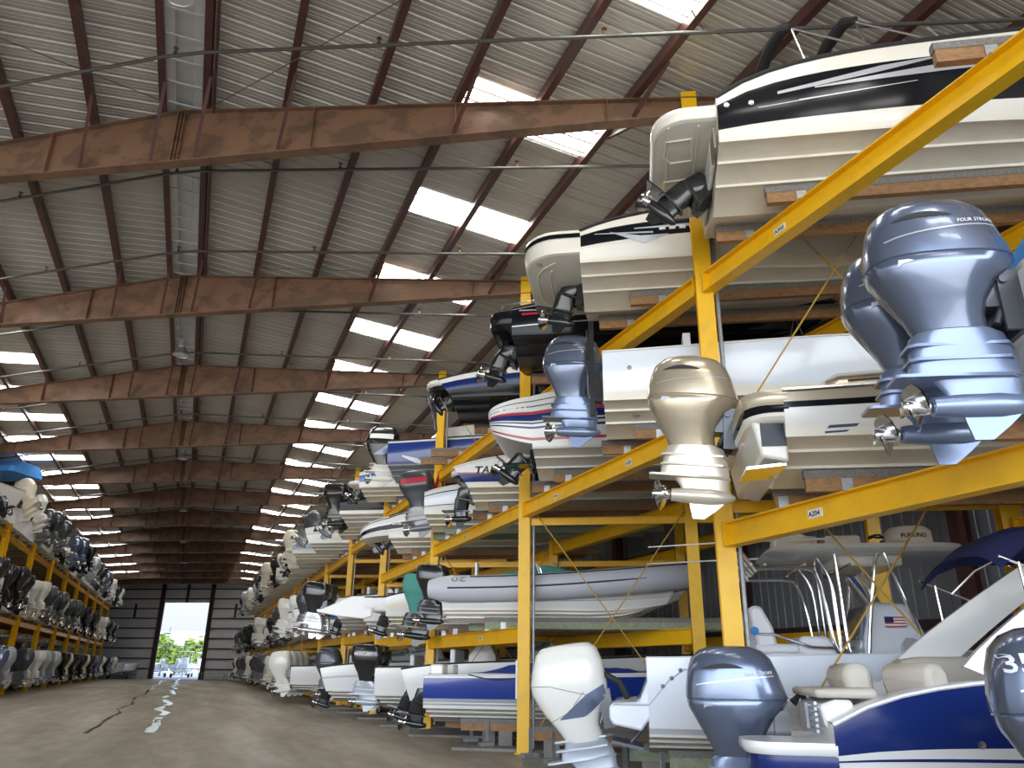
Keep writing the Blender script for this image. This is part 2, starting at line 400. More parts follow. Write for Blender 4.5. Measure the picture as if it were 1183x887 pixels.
def outboard(style, body, lower, parent, loc, tilt=0, scale=1.0, prop=steel, text=None, cover=None, detail=True, stripe=None, accent=None):
    """an outboard engine hung on the transom: midsection mesh with cowling, bracket and propeller below it"""
    key = (style, body.name, lower.name, prop.name, text, cover.name if cover else None, detail, stripe.name if stripe else None, accent.name if accent else None)
    if key in OUT:
        o = copy_tree(OUT[key], parent)
    else:
        mb = MB()
        R = [ring(*r) for r in [(-.33, -.76, -.2, .15, 2.6), (-.37, -.81, -.12, .145, 2.8), (-.5, -.83, -.08, .12, 2.8), (-.6, -.85, -.06, .105, 2.8), (-.68, -.86, -.05, .09, 2.8), (-.705, -.86, -.05, .09, 2.8)]]
        if style == 'angled': R = [ring(*r) for r in [(-.48, -.72, -.14, .15, 2.5), (-.56, -.74, -.1, .13, 2.6), (-.6, -.79, -.08, .10, 2.6), (-.68, -.80, -.06, .085, 2.6), (-.705, -.80, -.06, .085, 2.6)]]
        mb.rings(R, 0)
        mb.prism([(-.99, -.12), (-.95, -.14), (-.6, -.135), (-.15, -.09), (-.04, 0), (-.15, .09), (-.6, .135), (-.95, .14), (-.99, .12)], -.725, -.70, lambda a, b, h: (a, b, h))
        for z in (-.46, -.575): mb.prism([(-.86, -.09), (-.8, -.128), (-.14, -.12), (-.05, 0), (-.14, .12), (-.8, .128), (-.86, .09)], z - .012, z + .012, lambda a, b, h: (a, b, h))
        mb.rings([ring(-.715, -.7, -.05, .062, 2.2), ring(-.82, -.62, -.06, .05, 2.2), ring(-.93, -.6, -.04, .06, 2.2)])
        mb.lathe([(.02, .005), (.0, .03), (-.08, .075), (-.25, .098), (-.5, .095), (-.72, .075), (-.73, .06)], (0, 0, -.93), 'x', n=16)
        mb.prism([(-.06, -.96), (-.52, -.97), (-.5, -1.08), (-.47, -1.2), (-.34, -1.2), (-.2, -1.09)], -.012, .012, lambda a, b, h: (a, h, b))
        o = mb.build('outboard_motor', [lower], parent)
        cm = MB()
        cm.rings([ring(*r) for r in COWL[style]], 0)
        if stripe: pass
        c = cm.build('cowling', [cover or body], o, smooth=50)
        if cover: c.name = 'engine_cover'
        br = MB(); br.box((-.06, -.13, -.12), (.16, .035, .5)); br.box((-.06, .13, -.12), (.16, .035, .5)); br.box((-.0, 0, -.22), (.05, .3, .3))
        br.tube([(-.1, -.17, .05), (-.1, .17, .05)], .035); br.tube([(-.18, -.08, -.3), (-.04, -.08, .0)], .03); br.tube([(-.18, .08, -.3), (-.04, .08, .0)], .03)
        br.box((-.14, 0, -.05), (.2, .22, .22))
        br.build('mounting_bracket', [dgrey], o)
        p = propeller_mesh().build('propeller', [prop], o); p.location = (-.72, 0, -.93)
        if detail and not cover:
            if style == 'smooth':
                for sg in (1, -1):                  # dark air intakes high on the cowling
                    A = []; vb = MB()
                    for k in range(13):
                        f = k / 12; x = -.88 + .44 * f; z = .55 + .03 * math.sin(PI * f * .9); w = .003 + .05 * math.sin(PI * f) ** .8
                        A.append([Vector((p.x, p.y * sg, p.z)) for p in (cowl_pt('smooth', x, z - w * .5, .004), cowl_pt('smooth', x, z, .007), cowl_pt('smooth', x, z + w * .5, .004))])
                    vb.rings(A, cap=False, closed=False); vb.build('air_intake', [rubber], o)
                sb = MB()                           # pale line along the side of the cowling
                for sg in (1, -1):
                    A = []
                    for k in range(12):
                        x = -.95 + .84 * k / 11; z = .38 + .1 * (k / 11) ** .8
                        a, b = cowl_pt('smooth', x, z - .006), cowl_pt('smooth', x, z + .008)
                        A.append([Vector((a.x, a.y * sg, a.z)), Vector((b.x, b.y * sg, b.z))])
                    sb.rings(A, cap=False, closed=False)
                sb.build('side_stripe', [silverstripe], o)
                if body.name == 'paint_blue_grey': text_mesh('FOUR STROKE', .045, lambda x, y: cowl_pt('smooth', -.42 + x, .475 + x * .1 + y, .013), 'lettering', label_white, o)
                lb = MB()
                for sg in (1, -1):
                    A = [cowl_pt('smooth', x, z, .008) for x, z in ((-.88, .2), (-.81, .195), (-.77, .175), (-.85, .165), (-.885, .145))]
                    lb.add([Vector((p.x, p.y * sg, p.z)) for p in A], [(0, 1, 2, 3, 4)])
                lb.build('cowl_badge', [lgrey], o)
            if style == 'angled':
                sb = MB()
                for sg in (1, -1):
                    A = []
                    for k in range(15):
                        f = k / 14; x = -.72 + .68 * f
                        zt = -.17 + .27 * min(1, f / .62) + .1 * max(0, (f - .62) / .38); zl = -.18 + .0 * f + .22 * max(0, (f - .5) / .5) ** 1.3
                        A.append([Vector((p.x, p.y * sg, p.z)) for p in (cowl_pt('angled', x, zl + (zt - zl) * q / 4, .008) for q in range(5))])
                    sb.rings(A, cap=False, closed=False)
                sb.build('side_panel', [yaml], o)
                lb = MB()
                for line in ([(-1.07, .3), (-.8, .27), (-.5, .16), (-.12, .03)], [(-.33, .14), (-.5, -.02), (-.3, -.1)], [(-.86, -.2), (-.7, -.14), (-.58, -.1)]):
                    for sg in (1, -1):
                        P = []
                        for (x0, z0), (x1, z1) in zip(line, line[1:]):
                            for k in range(6): P.append(cowl_pt('angled', x0 + (x1 - x0) * k / 6, z0 + (z1 - z0) * k / 6, 0.0))
                        lb.tube([Vector((p.x, p.y * sg, p.z)) for p in P], .004, n=5)
                lb.build('panel_seam', [dgrey], o)
        if accent:
            ab = MB()
            for sg in (1, -1):
                A = [[cowl_pt(style, -.9 + .8 * k / 8, zz) for zz in (.34, .42, .5)] for k in range(9)]
                ab.rings([[Vector((p.x, p.y * sg, p.z)) for p in r] for r in A], cap=False, closed=False)
            ab.build('colour_stripe', [accent], o)
        if text:
            text_mesh(text, 0.13, lambda x, y: cowl_pt(style, -.84 + x, .4 + y, .008), 'lettering', label_white, o, bold=.003)
        OUT[key] = o
    o.parent = parent; o.location = loc; o.rotation_euler = (0, math.radians(tilt), 0); o.scale = (scale,) * 3
    return o
DRV = {}
def sterndrive(parent, loc, tilt=-25, prop=steel, body=eblack):
    key = (body.name, prop.name)
    if key in DRV: o = copy_tree(DRV[key], parent)
    else:
        mb = MB()
        mb.rings([ring(.28, -.30, -.04, .1, 3), ring(.26, -.42, -.02, .16, 3), ring(.05, -.46, -.02, .17, 3), ring(-.02, -.5, -.12, .13, 3), ring(-.25, -.52, -.16, .1, 3), ring(-.3, -.54, -.15, .08, 2.6)])
        mb.prism([(-.8, -.14), (-.5, -.15), (-.12, -.06), (-.12, .06), (-.5, .15), (-.8, .14)], -.325, -.3, lambda a, b, h: (a, b, h))
        mb.rings([ring(-.32, -.52, -.16, .06, 2.2), ring(-.5, -.48, -.16, .055, 2.2)])
        mb.lathe([(-.06, .005), (-.1, .05), (-.25, .085), (-.45, .08), (-.55, .065)], (0, 0, -.5), 'x', n=14)
        mb.prism([(-.2, -.54), (-.48, -.54), (-.42, -.72), (-.3, -.72)], -.012, .012, lambda a, b, h: (a, h, b))
        mb.box((-.05, 0, .05), (.12, .42, .36)); mb.tube([(-.02, -.2, -.1), (-.4, -.17, .0)], .028); mb.tube([(-.02, .2, -.1), (-.4, .17, .0)], .028)
        o = mb.build('sterndrive', [body], parent)
        p = propeller_mesh().build('propeller', [prop], o); p.location = (-.5, 0, -.5)
        g = MB(); g.lathe([(0.02, .14), (-.03, .17), (-.06, .14), (-.09, .17), (-.12, .14)], (0, 0, .03), 'x', n=16); g.build('bellows', [rubber], o)
        DRV[key] = o
    o.parent = parent; o.location = loc; o.rotation_euler = (0, math.radians(-tilt), 0)
    return o

# ------------------------------------------------------------------ boats
def rail_point(side, yc): return Vector((XR if side > 0 else XL, yc, 0))
def boat_root(name, label, cat, pos, side=1, group=None):
    """pos = (yc along the rack, stern distance from the rail, keel height)"""
    yc, s, z = pos
    d = U * side
    p = rail_point(side, yc) + d * s
    r = empty(name, (p.x, p.y, z), ANG if side > 0 else ANG + PI)
    tag(r, label, cat, group)
    return r
def decal(h, polys, name, m, parent, off=0.006):
    """polygons in (x, z) laid on the starboard side of a hull, cut in strips along x"""
    mb = MB()
    for top, bot in polys:                          # two polylines of equal length
        A = []
        for (a, b), (a2, b2) in zip(zip(top, bot), list(zip(top, bot))[1:]):
            n = max(2, int(abs(a2[0] - a[0]) / 0.12) + 1)
            for k in range(n + 1):
                f = k / n
                A.append([h.on(a[0] + (a2[0] - a[0]) * f, a[1] + (a2[1] - a[1]) * f, off), h.on(b[0] + (b2[0] - b[0]) * f, b[1] + (b2[1] - b[1]) * f, off)])
        mb.rings(A, cap=False, closed=False)
    return mb.build(name, [m], parent, smooth=60)
def hull_text(h, txt, size, x, z, m, parent, name='lettering', shear=0.0, bold=0.004, flip=False):
    return text_mesh(txt, size, lambda a, b: h.on(x + (a if not flip else -a), z + b if not flip else z - b, 0.01), name, m, parent, shear, bold)
def windshield(parent, x0, w, z0, h, rake=0.5, depth=0.9, m=glass):
    mb = MB(); fr = MB(); n = 12; B = []; T = []
    for k in range(n + 1):
        a = -1 + 2 * k / n
        b = Vector((x0 + depth * (1 - abs(a) ** 2.6), a * w / 2, z0)); t = Vector((x0 - rake * h + depth * 0.9 * (1 - abs(a) ** 2.6), a * w / 2 * 0.94, z0 + h))
        B.append(b); T.append(t)
    mb.rings([B, T], cap=False, closed=False)
    fr.tube(B, .014, n=6); fr.tube(T, .014, n=6)
    for k in (0, 4, 8, 12): fr.tube([B[k], T[k]], .014, n=6)
    g = mb.build('windscreen', [m], parent, smooth=60); fr.build('windscreen_frame', [alu], g)
    return g
def cleat(mb, p):
    x, y, z = p
    mb.tube([(x - .09, y, z + .05), (x + .09, y, z + .05)], .014, n=6); mb.tube([(x - .03, y, z), (x - .03, y, z + .05)], .012, n=6); mb.tube([(x + .03, y, z), (x + .03, y, z + .05)], .012, n=6)

GEN = {}
def generic(key, h, mats, bands, deckmats=(white, cream), cock=(0.03, 0.6), gun=.18, rubm=rubber, shield=None, seat=True, plat=None, solid=False):
    """a stock boat without engine, built once and copied"""
    if key in GEN: return copy_tree(GEN[key])
    key0 = key
    r = empty('boat', (0, 0, 0))
    h.mesh(bands).build('hull', mats, r)
    h.deck(cock=cock, gun=gun, solid=solid).build('deck', list(deckmats), r)
    h.rub().build('rub_rail', [rubm], r)
    if shield: windshield(r, shield[0], shield[1], h.D + .05, shield[2])
    if seat and not solid:
        sb = MB(); q = h.D - .5
        sb.box((1.2, 0, q + .25), (.55, 1.2, .5)); sb.box((.95, 0, q + .65), (.14, 1.2, .4)); sb.build('bench_seat', [wvinyl], r, bevel=.04)
    if plat: platform(*plat).build('swim_platform', [mats[-1], cream], r)
    GEN[key] = r
    return copy_tree(r)

# ================================================================== THE BUILDING
def struct(o, label=None, cat=None):
    o['kind'] = 'structure'
    if label: o['label'] = label
    if cat: o['category'] = cat
    return o
YN, YE = -11.0, 101.05                          # near end, end wall at the right-hand rack
XE0, XE1 = -19.0, 14.7
def yend(x): return YE - (x - XR) * TAN
fl = MB(); fl.add([(XE0 - .2, YN - 6, 0), (XE1 + .2, YN - 6, 0), (XE1 + .2, yend(XE1) + .1, 0), (XE0 - .2, yend(XE0) + .1, 0)], [(0, 1, 2, 3)])
struct(fl.build('floor', [floor_material()], smooth=0), 'stained concrete floor of the boat shed', 'floor')
gm = mat('yard_ground', (0.5, 0.5, 0.47), 0.8)
g = MB(); g.add([(-60, yend(XE0) + .12, -.01), (-60, 190, -.01), (60, 190, -.01), (60, yend(40), -.01), (XE1 + .2, yend(XE1) + .1, -.01), (XE0 - .2, yend(XE0) + .1, -.01)], [(5, 4, 3, 2, 1, 0)])
struct(g.build('ground', [gm], smooth=0), 'sunlit pale yard beyond the end door', 'ground')
# roof sheets: ribs run down the slope
def ribbed(y0, y1, xa, xb, drop=0.0, pitch=0.305, cut=None):
    mb = MB(); y = y0; prof = []
    while y < y1 - 1e-6:
        for dy, dz in ((0, 0), (.05, 0), (.058, .008), (.072, .008), (.08, 0), (.125, 0), (.133, .008), (.147, .008), (.155, 0), (.205, 0), (.225, .034), (.265, .034), (.285, 0)):
            if y + dy <= y1: prof.append((y + dy, dz))
        y += pitch
    prof.append((y1, 0))
    if cut: prof = [(min(a, 400), b) for a, b in prof]
    A = [Vector((xa, a, roof_z(xa) + b - drop)) for a, b in prof]; B = [Vector((xb, a, roof_z(xb) + b - drop)) for a, b in prof]
    mb.rings([A, B], cap=False, closed=False); return mb
struct(ribbed(YN, yend(XRIDGE) , XRIDGE, XE1).build('ceiling', [roofmat], smooth=0), 'ribbed grey metal roof sheets on the slope over the near rack', 'ceiling')
struct(ribbed(YN, yend(XE0), XRIDGE, XE0).build('ceiling.001', [roofmat], smooth=0), 'ribbed grey metal roof sheets on the slope over the far rack', 'ceiling')
nwin = 0
for n in range(-5, 25):
    y = 10.2 + 3.55 * n
    for xa, xb in ((3.2, 5.82), (-8.78, -6.0)):
        if y > yend(xa) - 2 or (xa < 0 and y < 14): continue
        nwin += 1
        struct(ribbed(y, y + .95, xa, xb, .012).build('window_%d' % nwin, [skylight], smooth=0), 'translucent skylight strip let into the metal roof', 'skylight')
# purlins
PX = [-1.1, .3, 1.75, 3.12, 4.45, 5.8, 7.2, 8.6, 10.0, 11.4, 12.8, 14.2]
PX += [-1.86, -3.1, -4.5, -5.95, -7.35, -8.75, -10.2, -11.6, -13, -14.4, -15.8, -17.2]
for x in PX:
    mb = MB(); z = roof_z(x) - .115; d = 1 if x > XRIDGE else -1
    sec = [(-.045, .105), (.045, .105), (.045, .097), (-.037, .097), (-.037, -.097), (.03, -.097), (.03, -.08), (.038, -.08), (.038, -.105), (-.045, -.105)]
    mb.beam((x, YN, z), (x, yend(x), z), [(a * d * 1.5, b) for a, b in sec], (1, 0, 0))
    struct(mb.build('purlin_beam', [maroon], smooth=0), 'dark red roof purlin running down the length of the shed', 'purlin')
# rafters: built-up girders lying askew, with knee struts up to the purlins
BR = [-1.1, -1.86, .3, 3.12, 5.8, -3.1, -5.95, -8.75, 8.6]
def rafter(k):
    yk = Y0 + BAY * k
    def pt(x, z, off=0.0): return Vector((x, yk - (x - XR) * TAN, z)) + N * off
    def zb(x):
        if x > 6.9: return 10.33 - (x - 6.9) * .115
        if x < -9.6: return 10.33 - (-9.6 - x) * .115
        return 10.33
    def zt(x): return roof_z(x) - .225
    mb = MB()
    for side, a, b in ((1, XRIDGE, XE1 - .15), (-1, XRIDGE, XE0 + .15)):
        if yk - (b - XR) * TAN > 0 and False: pass
        xs = [a, 6.9, b] if side > 0 else [a, -9.6, b]
        for x0, x1 in zip(xs, xs[1:]):
            for off in (-.012, .012): mb.add([pt(x0, zb(x0), off), pt(x1, zb(x1), off), pt(x1, zt(x1), off), pt(x0, zt(x0), off)], [(0, 1, 2, 3)])
            for f in (zb, zt):
                t = .02 if f is zb else -.02
                mb.rings([[pt(x, f(x), -.11), pt(x, f(x), .11), pt(x, f(x) + t, .11), pt(x, f(x) + t, -.11)] for x in (x0, x1)])
    for x in [XRIDGE + i * 2.3 for i in range(-7, 7)] + [XRIDGE - .06, XRIDGE + .06]:
        if XE0 + .2 < x < XE1 - .2:
            for sg in (-1, 1): mb.rings([[pt(x, zb(x) + .02, sg * .012), pt(x, zb(x) + .02, sg * .1), pt(x, zt(x) - .02, sg * .1), pt(x, zt(x) - .02, sg * .012)], [pt(x + .014, zb(x) + .02, sg * .012), pt(x + .014, zb(x) + .02, sg * .1), pt(x + .014, zt(x) - .02, sg * .1), pt(x + .014, zt(x) - .02, sg * .012)]])
    o = struct(mb.build('rafter_beam', [brown], smooth=0), 'rust brown roof girder spanning askew across the shed', 'rafter')
    for x in BR:
        for sg in (-1, 1):
            p0 = pt(x, zb(x) + .05, sg * .1); p1 = Vector((x + .06, p0.y + sg * .95, roof_z(x) - .2))
            if p1.y > yend(x) - .2: continue
            b = MB(); b.beam(p0, p1, [(-.03, -.03), (.03, -.03), (.03, -.022), (-.022, -.022), (-.022, .03), (-.03, .03)], (1, 0, 0)); b.build('knee_strut', [maroon], o, smooth=0)
for k in range(-1, 13): rafter(k)
# ridge ventilator
ventm = mat('vent_sheet', (.55, .56, .57), .4, metal=.3)
rv = empty('ridge_vent', (XRIDGE, YN, ROOF - .16)); tag(rv, 'galvanised ridge ventilator channel running along the roof peak', 'vent')
mb = MB(); LY = yend(XRIDGE) - YN
mb.beam((0, 0, 0), (0, LY, 0), [(-.34, .1), (-.3, -.02), (-.16, -.02), (-.14, .06), (.14, .06), (.16, -.02), (.3, -.02), (.34, .1)], (1, 0, 0)); mb.build('channel', [ventm], rv, smooth=0)
mb = MB()
for i in range(int(LY / .6)): mb.box((0, .3 + .6 * i, -.035), (.62, .03, .03))
mb.box((.3, LY / 2, -.03), (.03, LY, .02)); mb.box((-.3, LY / 2, -.03), (.03, LY, .02)); mb.build('seam_rib', [ventm], rv, smooth=0)
mb = MB(); mb.tube([(.52, 0, -.12), (.52, LY, -.12)], .03, n=8); mb.build('conduit', [maroon], rv)
# sprinkler pipes
for n in range(0, 27):
    k = -.27 + .5 * n
    def pp(x): return Vector((x, Y0 + BAY * k - (x - XR) * TAN, roof_z(x) - .45))
    if pp(XRIDGE).y > yend(XRIDGE) - 3: break
    r = empty('sprinkler_pipe', pp(XRIDGE)); o0 = pp(XRIDGE)
    tag(r, 'thin steel sprinkler pipe slung across under the roof', 'pipe', 'sprinkler pipes under the roof')
    mb = MB(); mb.tube([pp(-17.5) - o0, pp(XRIDGE - .3) - o0, pp(XRIDGE + .3) - o0, pp(13.5) - o0], .031, n=8); mb.build('pipe', [pipe], r)
    for i in range(9):
        x = -14.0 + 3.1 * i; p = pp(x) - o0; h = MB(); h.lathe([(0, .03), (.05, .03), (.07, .012), (.11, .012), (.115, .045), (.125, .045)], (p.x, p.y, p.z + .02), n=8); h.build('sprinkler_head', [mat('brass_dark', (.2, .12, .06), .4, metal=.7)], r)
for i, (a, b) in enumerate((((-.99, 12.98), (1.9, 8.6)), ((3.0, 5.6), (6.0, 7.4)), ((-6.5, 11.4), (-1.82, 13.2)), ((.1, 19.0), (6.2, 15.6)))):
    mb = MB(); mb.tube([(a[0], a[1], roof_z(a[0]) - .27), (b[0], b[1], roof_z(b[0]) - .27)], .009, n=6)
    tag(mb.build('brace_cable', [pipe]), 'thin roof bracing cable stretched between the rust brown girders', 'cable', 'bracing cables under the roof')
# high-bay lamps under the ridge
for i, y in enumerate((9.7, 24.6, 38.5, 52.6, 66.8, 81.0)):
    r = empty('high_bay_lamp', (XRIDGE + (.0 if i else .02), y, 0)); r.location.z = roof_z(XRIDGE) - .3
    tag(r, 'round high bay lamp with metal reflector hanging under the ridge, ' + ('first from the open end' if i == 0 else ('second', 'third', 'fourth', 'fifth', 'sixth')[i - 1] + ' from the open end'), 'lamp', 'high bay lamps along the ridge')
    mb = MB(); mb.tube([(0, 0, .05), (0, 0, -.25)], .02, n=8); mb.lathe([(-.2, .03), (-.22, .1), (-.42, .11), (-.46, .06)], (0, 0, 0)); mb.build('ballast_housing', [lgrey], r)
    mb = MB(); mb.lathe([(-.44, .06), (-.5, .13), (-.62, .21), (-.72, .25), (-.715, .235), (-.6, .19), (-.5, .11)], (0, 0, 0), n=24); mb.build('reflector', [alu], r)
    mb = MB(); mb.lathe([(-.7, .235), (-.71, .2), (-.715, .05), (-.716, .002)], (0, 0, 0), n=24); mb.build('lens', [lampglow], r)
# walls
def vribs(L, z0, z1f, pitch=.3, depth=.03):
    mb = MB(); x = 0; prof = []
    while x < L:
        for dx, dy in ((0, 0), (.2, 0), (.22, depth), (.27, depth), (.29, 0)): prof.append((min(x + dx, L), dy))
        x += pitch
    prof.append((L, 0)); return prof
# side wall behind the near rack (ribs upright) and its girts and columns
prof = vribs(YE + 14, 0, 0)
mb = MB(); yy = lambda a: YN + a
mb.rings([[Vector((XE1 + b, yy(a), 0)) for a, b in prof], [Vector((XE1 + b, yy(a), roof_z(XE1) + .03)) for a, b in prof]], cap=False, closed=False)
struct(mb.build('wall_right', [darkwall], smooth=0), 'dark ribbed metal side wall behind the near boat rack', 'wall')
for z in (1.2, 2.6, 5.35, 8.1):
    mb = MB(); mb.beam((XE1 - .1, YN, z), (XE1 - .1, yend(XE1), z), [(-.09, .1), (.09, .1), (.09, -.1), (-.09, -.1)], (1, 0, 0)); struct(mb.build('wall_girt_beam', [girt], smooth=0), 'dark girt rail along the side wall', 'girt')
for k in range(-1, 15):
    y = Y0 + BAY * k - (XE1 - .35 - XR) * TAN; mb = MB(); mb.beam((XE1 - .35, y, 0), (XE1 - .35, y, roof_z(XE1) - .5), H(.25, .35), (0, 1, 0)); struct(mb.build('wall_column', [maroon], smooth=0), 'dark red steel column against the side wall', 'column')
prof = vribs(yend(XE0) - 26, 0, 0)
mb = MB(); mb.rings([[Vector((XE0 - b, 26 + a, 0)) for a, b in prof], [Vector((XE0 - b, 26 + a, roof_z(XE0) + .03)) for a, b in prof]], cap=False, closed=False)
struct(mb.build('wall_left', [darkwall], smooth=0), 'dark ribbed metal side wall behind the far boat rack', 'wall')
# end wall with the tall doorway; local x along the skewed wall
def W(x, z, off=0.0): return Vector((XR + x * U.x, YE + x * U.y, z)) + N * off
DX0, DX1, DH = -11.55, -5.5, 8.75
mb = MB()
def sheet(xa, xb, z0):
    p = []
    for a, b in vribs(xb - xa, 0, 0): p.append((xa + a, b))
    bot = [W(a, z0, b) for a, b in p]; top = [W(a, roof_z(XR + a * U.x) + .02, b) for a, b in p]
    mb.rings([bot, top], cap=False, closed=False)
xa, xb = (XE0 - XR) / U.x, (XE1 - XR) / U.x
sheet(xa, DX0, 0); sheet(DX1, xb, 0); sheet(DX0, DX1, DH)
struct(mb.build('wall_back', [wallmat], smooth=0), 'grey ribbed metal end wall with tall open doorway', 'wall')
for z in [1.15 * i for i in range(1, 10)]:
    for a, b in ((xa, DX0), (DX1, xb)) if z < DH else ((xa, xb),):
        mb = MB(); mb.beam(W(a, z, -.09), W(b, z, -.09), [(-.08, .07), (.08, .07), (.08, -.07), (-.08, -.07)], N); struct(mb.build('wall_girt_beam', [girt], smooth=0), 'dark horizontal girt on the end wall', 'girt')
for x, z0, w in ((DX0 - .25, 0, .42), (DX1 + .25, 0, .42), ((DX0 + DX1) / 2, DH, .2), (-15.2, 7.0, .14), (-2.0, 7.0, .14)):
    mb = MB(); mb.beam(W(x, z0, -.28), W(x, roof_z(XR + x * U.x) - .4 if z0 != 7.0 else 8.6, -.28), H(w, .3), U); struct(mb.build('door_1_frame' if z0 == 0 else 'wall_column', [girt], smooth=0), 'dark steel post framing the end wall', 'door frame')

# ------------------------------------------------------------------ outside the end door
def outside(x, d): return Vector((XR + x * U.x, YE + x * U.y + d, 0))
def bush(x, d, h, w, label, seed):
    rnd = random.Random(seed); r = empty('tree', outside(x, d)); tag(r, label, 'tree')
    t = MB(); t.tube([(0, 0, 0), (.1, 0, h * .4), (0, .1, h * .7)], [.16, .12, .05]); t.build('trunk', [bark], r)
    mb = MB()
    for i in range(900):
        a = rnd.uniform(0, 2 * PI); b = math.acos(rnd.uniform(-1, 1)); q = rnd.uniform(.55, 1)
        lump = 1 + .25 * math.sin(3 * a + seed) * math.sin(4 * b)
        p = Vector((math.cos(a) * math.sin(b) * w * q * lump, math.sin(a) * math.sin(b) * w * q * lump, h * .58 + math.cos(b) * h * .42 * q * lump))
        M = Matrix.Rotation(rnd.uniform(0, 6), 3, 'Z') @ Matrix.Rotation(rnd.uniform(0, 3), 3, 'X'); s = .32
        mb.add([p + M @ Vector(v) * s for v in ((-1, -.5, 0), (1, -.5, 0), (1.2, .5, .1), (-.8, .6, .1))], [(0, 1, 2, 3)])
    mb.build('foliage', [leafy], r, smooth=0)
for i, (x, d, h, w, lb) in enumerate(((-11.6, 26, 5.8, 1.5, 'bushy sunlit tree beside the door post outside'), (-9.4, 32, 4.4, 1.15, 'low sunlit tree behind the boat outside the doorway'), (-7.3, 39, 5.6, 1.2, 'sunlit tree standing behind the outdoor boat, near the middle of the doorway'), (-4.8, 46, 6.0, 1.5, 'sunlit tree at the far edge of the doorway outside'), (-13.9, 34, 4.8, 2.0, 'sunlit tree mostly hidden by the door post outside'))):
    bush(x, d, h, w, lb, i + 3)
r = empty('pale_building', outside(-10, 60), ANG); tag(r, 'long pale flat roofed building beyond the yard', 'building')
mb = MB(); mb.box((2, 0, 3.5), (26, 8, 7)); mb.build('wall', [mat('pale_wall', (.75, .77, .8), .8)], r)
mb = MB(); mb.box((2, 0, 7.15), (27, 9, .35)); mb.build('roof', [mat('pale_roof', (.55, .6, .68), .7)], r)
for k in range(5): mb = MB(); mb.box((-7 + 4.5 * k, -4.02, 4.2), (1.6, .06, 1.2)); mb.build('window', [mat('pale_pane', (.4, .45, .5), .2)], r)
r = empty('yard_fence', outside(-8.5, 8), ANG); tag(r, 'thin pale rail fence crossing the view through the end door', 'fence')
for z in (1.15, 3.9): mb = MB(); mb.tube([(-5, 0, z), (4.5, 0, z)], .05); mb.build('rail', [lgrey], r)
for k in range(3): mb = MB(); mb.tube([(-4.6 + 2.6 * k, 0, 0), (-4.6 + 2.6 * k, 0, 3.95 if k != 1 else 6.2)], .05); mb.build('fence_post', [lgrey], r)

# ================================================================== THE RACKS
LEV = {0: (3.5, 7.32), 1: (5.1, 7.36), 2: (2.45, 5.1, 7.38), 3: (2.6, 4.95, 7.3), 4: (2.85, 6.9)}
def levels(b): return LEV.get(b, (2.9, 6.7))
LLEV = (3.77, 7.55)
def bunk(parent, side, y, z, s0, s1, m, clip=True, tilt=0):
    """a bunk timber lying on the rails along the boats' heading, carpet on top, clip at the front rail"""
    d = U * side; p = rail_point(side, y)
    a, b = p + d * s0, p + d * s1
    mb = MB(); mb.rings([[q + N * c + Vector((0, 0, h)) for c, h in ((-.045, z), (.045, z), (.045, z + .17), (-.045, z + .17))] for q in (a, b)])
    mb.v = [v + N * 0 for v in mb.v]
    o = mb.build('bunk_timber', [m], parent, smooth=0)
    mb = MB(); cs = [(-.052, .15), (-.052, .235), (-.03, .25), (.03, .25), (.052, .235), (.052, .15)]
    mb.rings([[q + N * c + Vector((0, 0, z + h)) for c, h in cs] for q in (a - d * .012, b + d * .012)]); mb.build('bunk_carpet', [carpet], o, smooth=0)
    if clip:
        mb = MB(); q = rail_point(side, y) - d * .02
        mb.rings([[q + N * c + Vector((0, 0, z + h)) for c, h in ((-.05, -.012), (-.05, .14), (-.058, .14), (-.058, -.004), (-.12, -.004), (-.12, -.012))] for q in (q - d * .06, q + d * .06)])
        mb.build('bracket', [galv], o, smooth=0)
        mb = MB(); mb.box(q + Vector((-.1 * side, 0, -.03)), (.03, .2, .09)); mb.build('rail_clip', [galv], o, smooth=0)
    return o
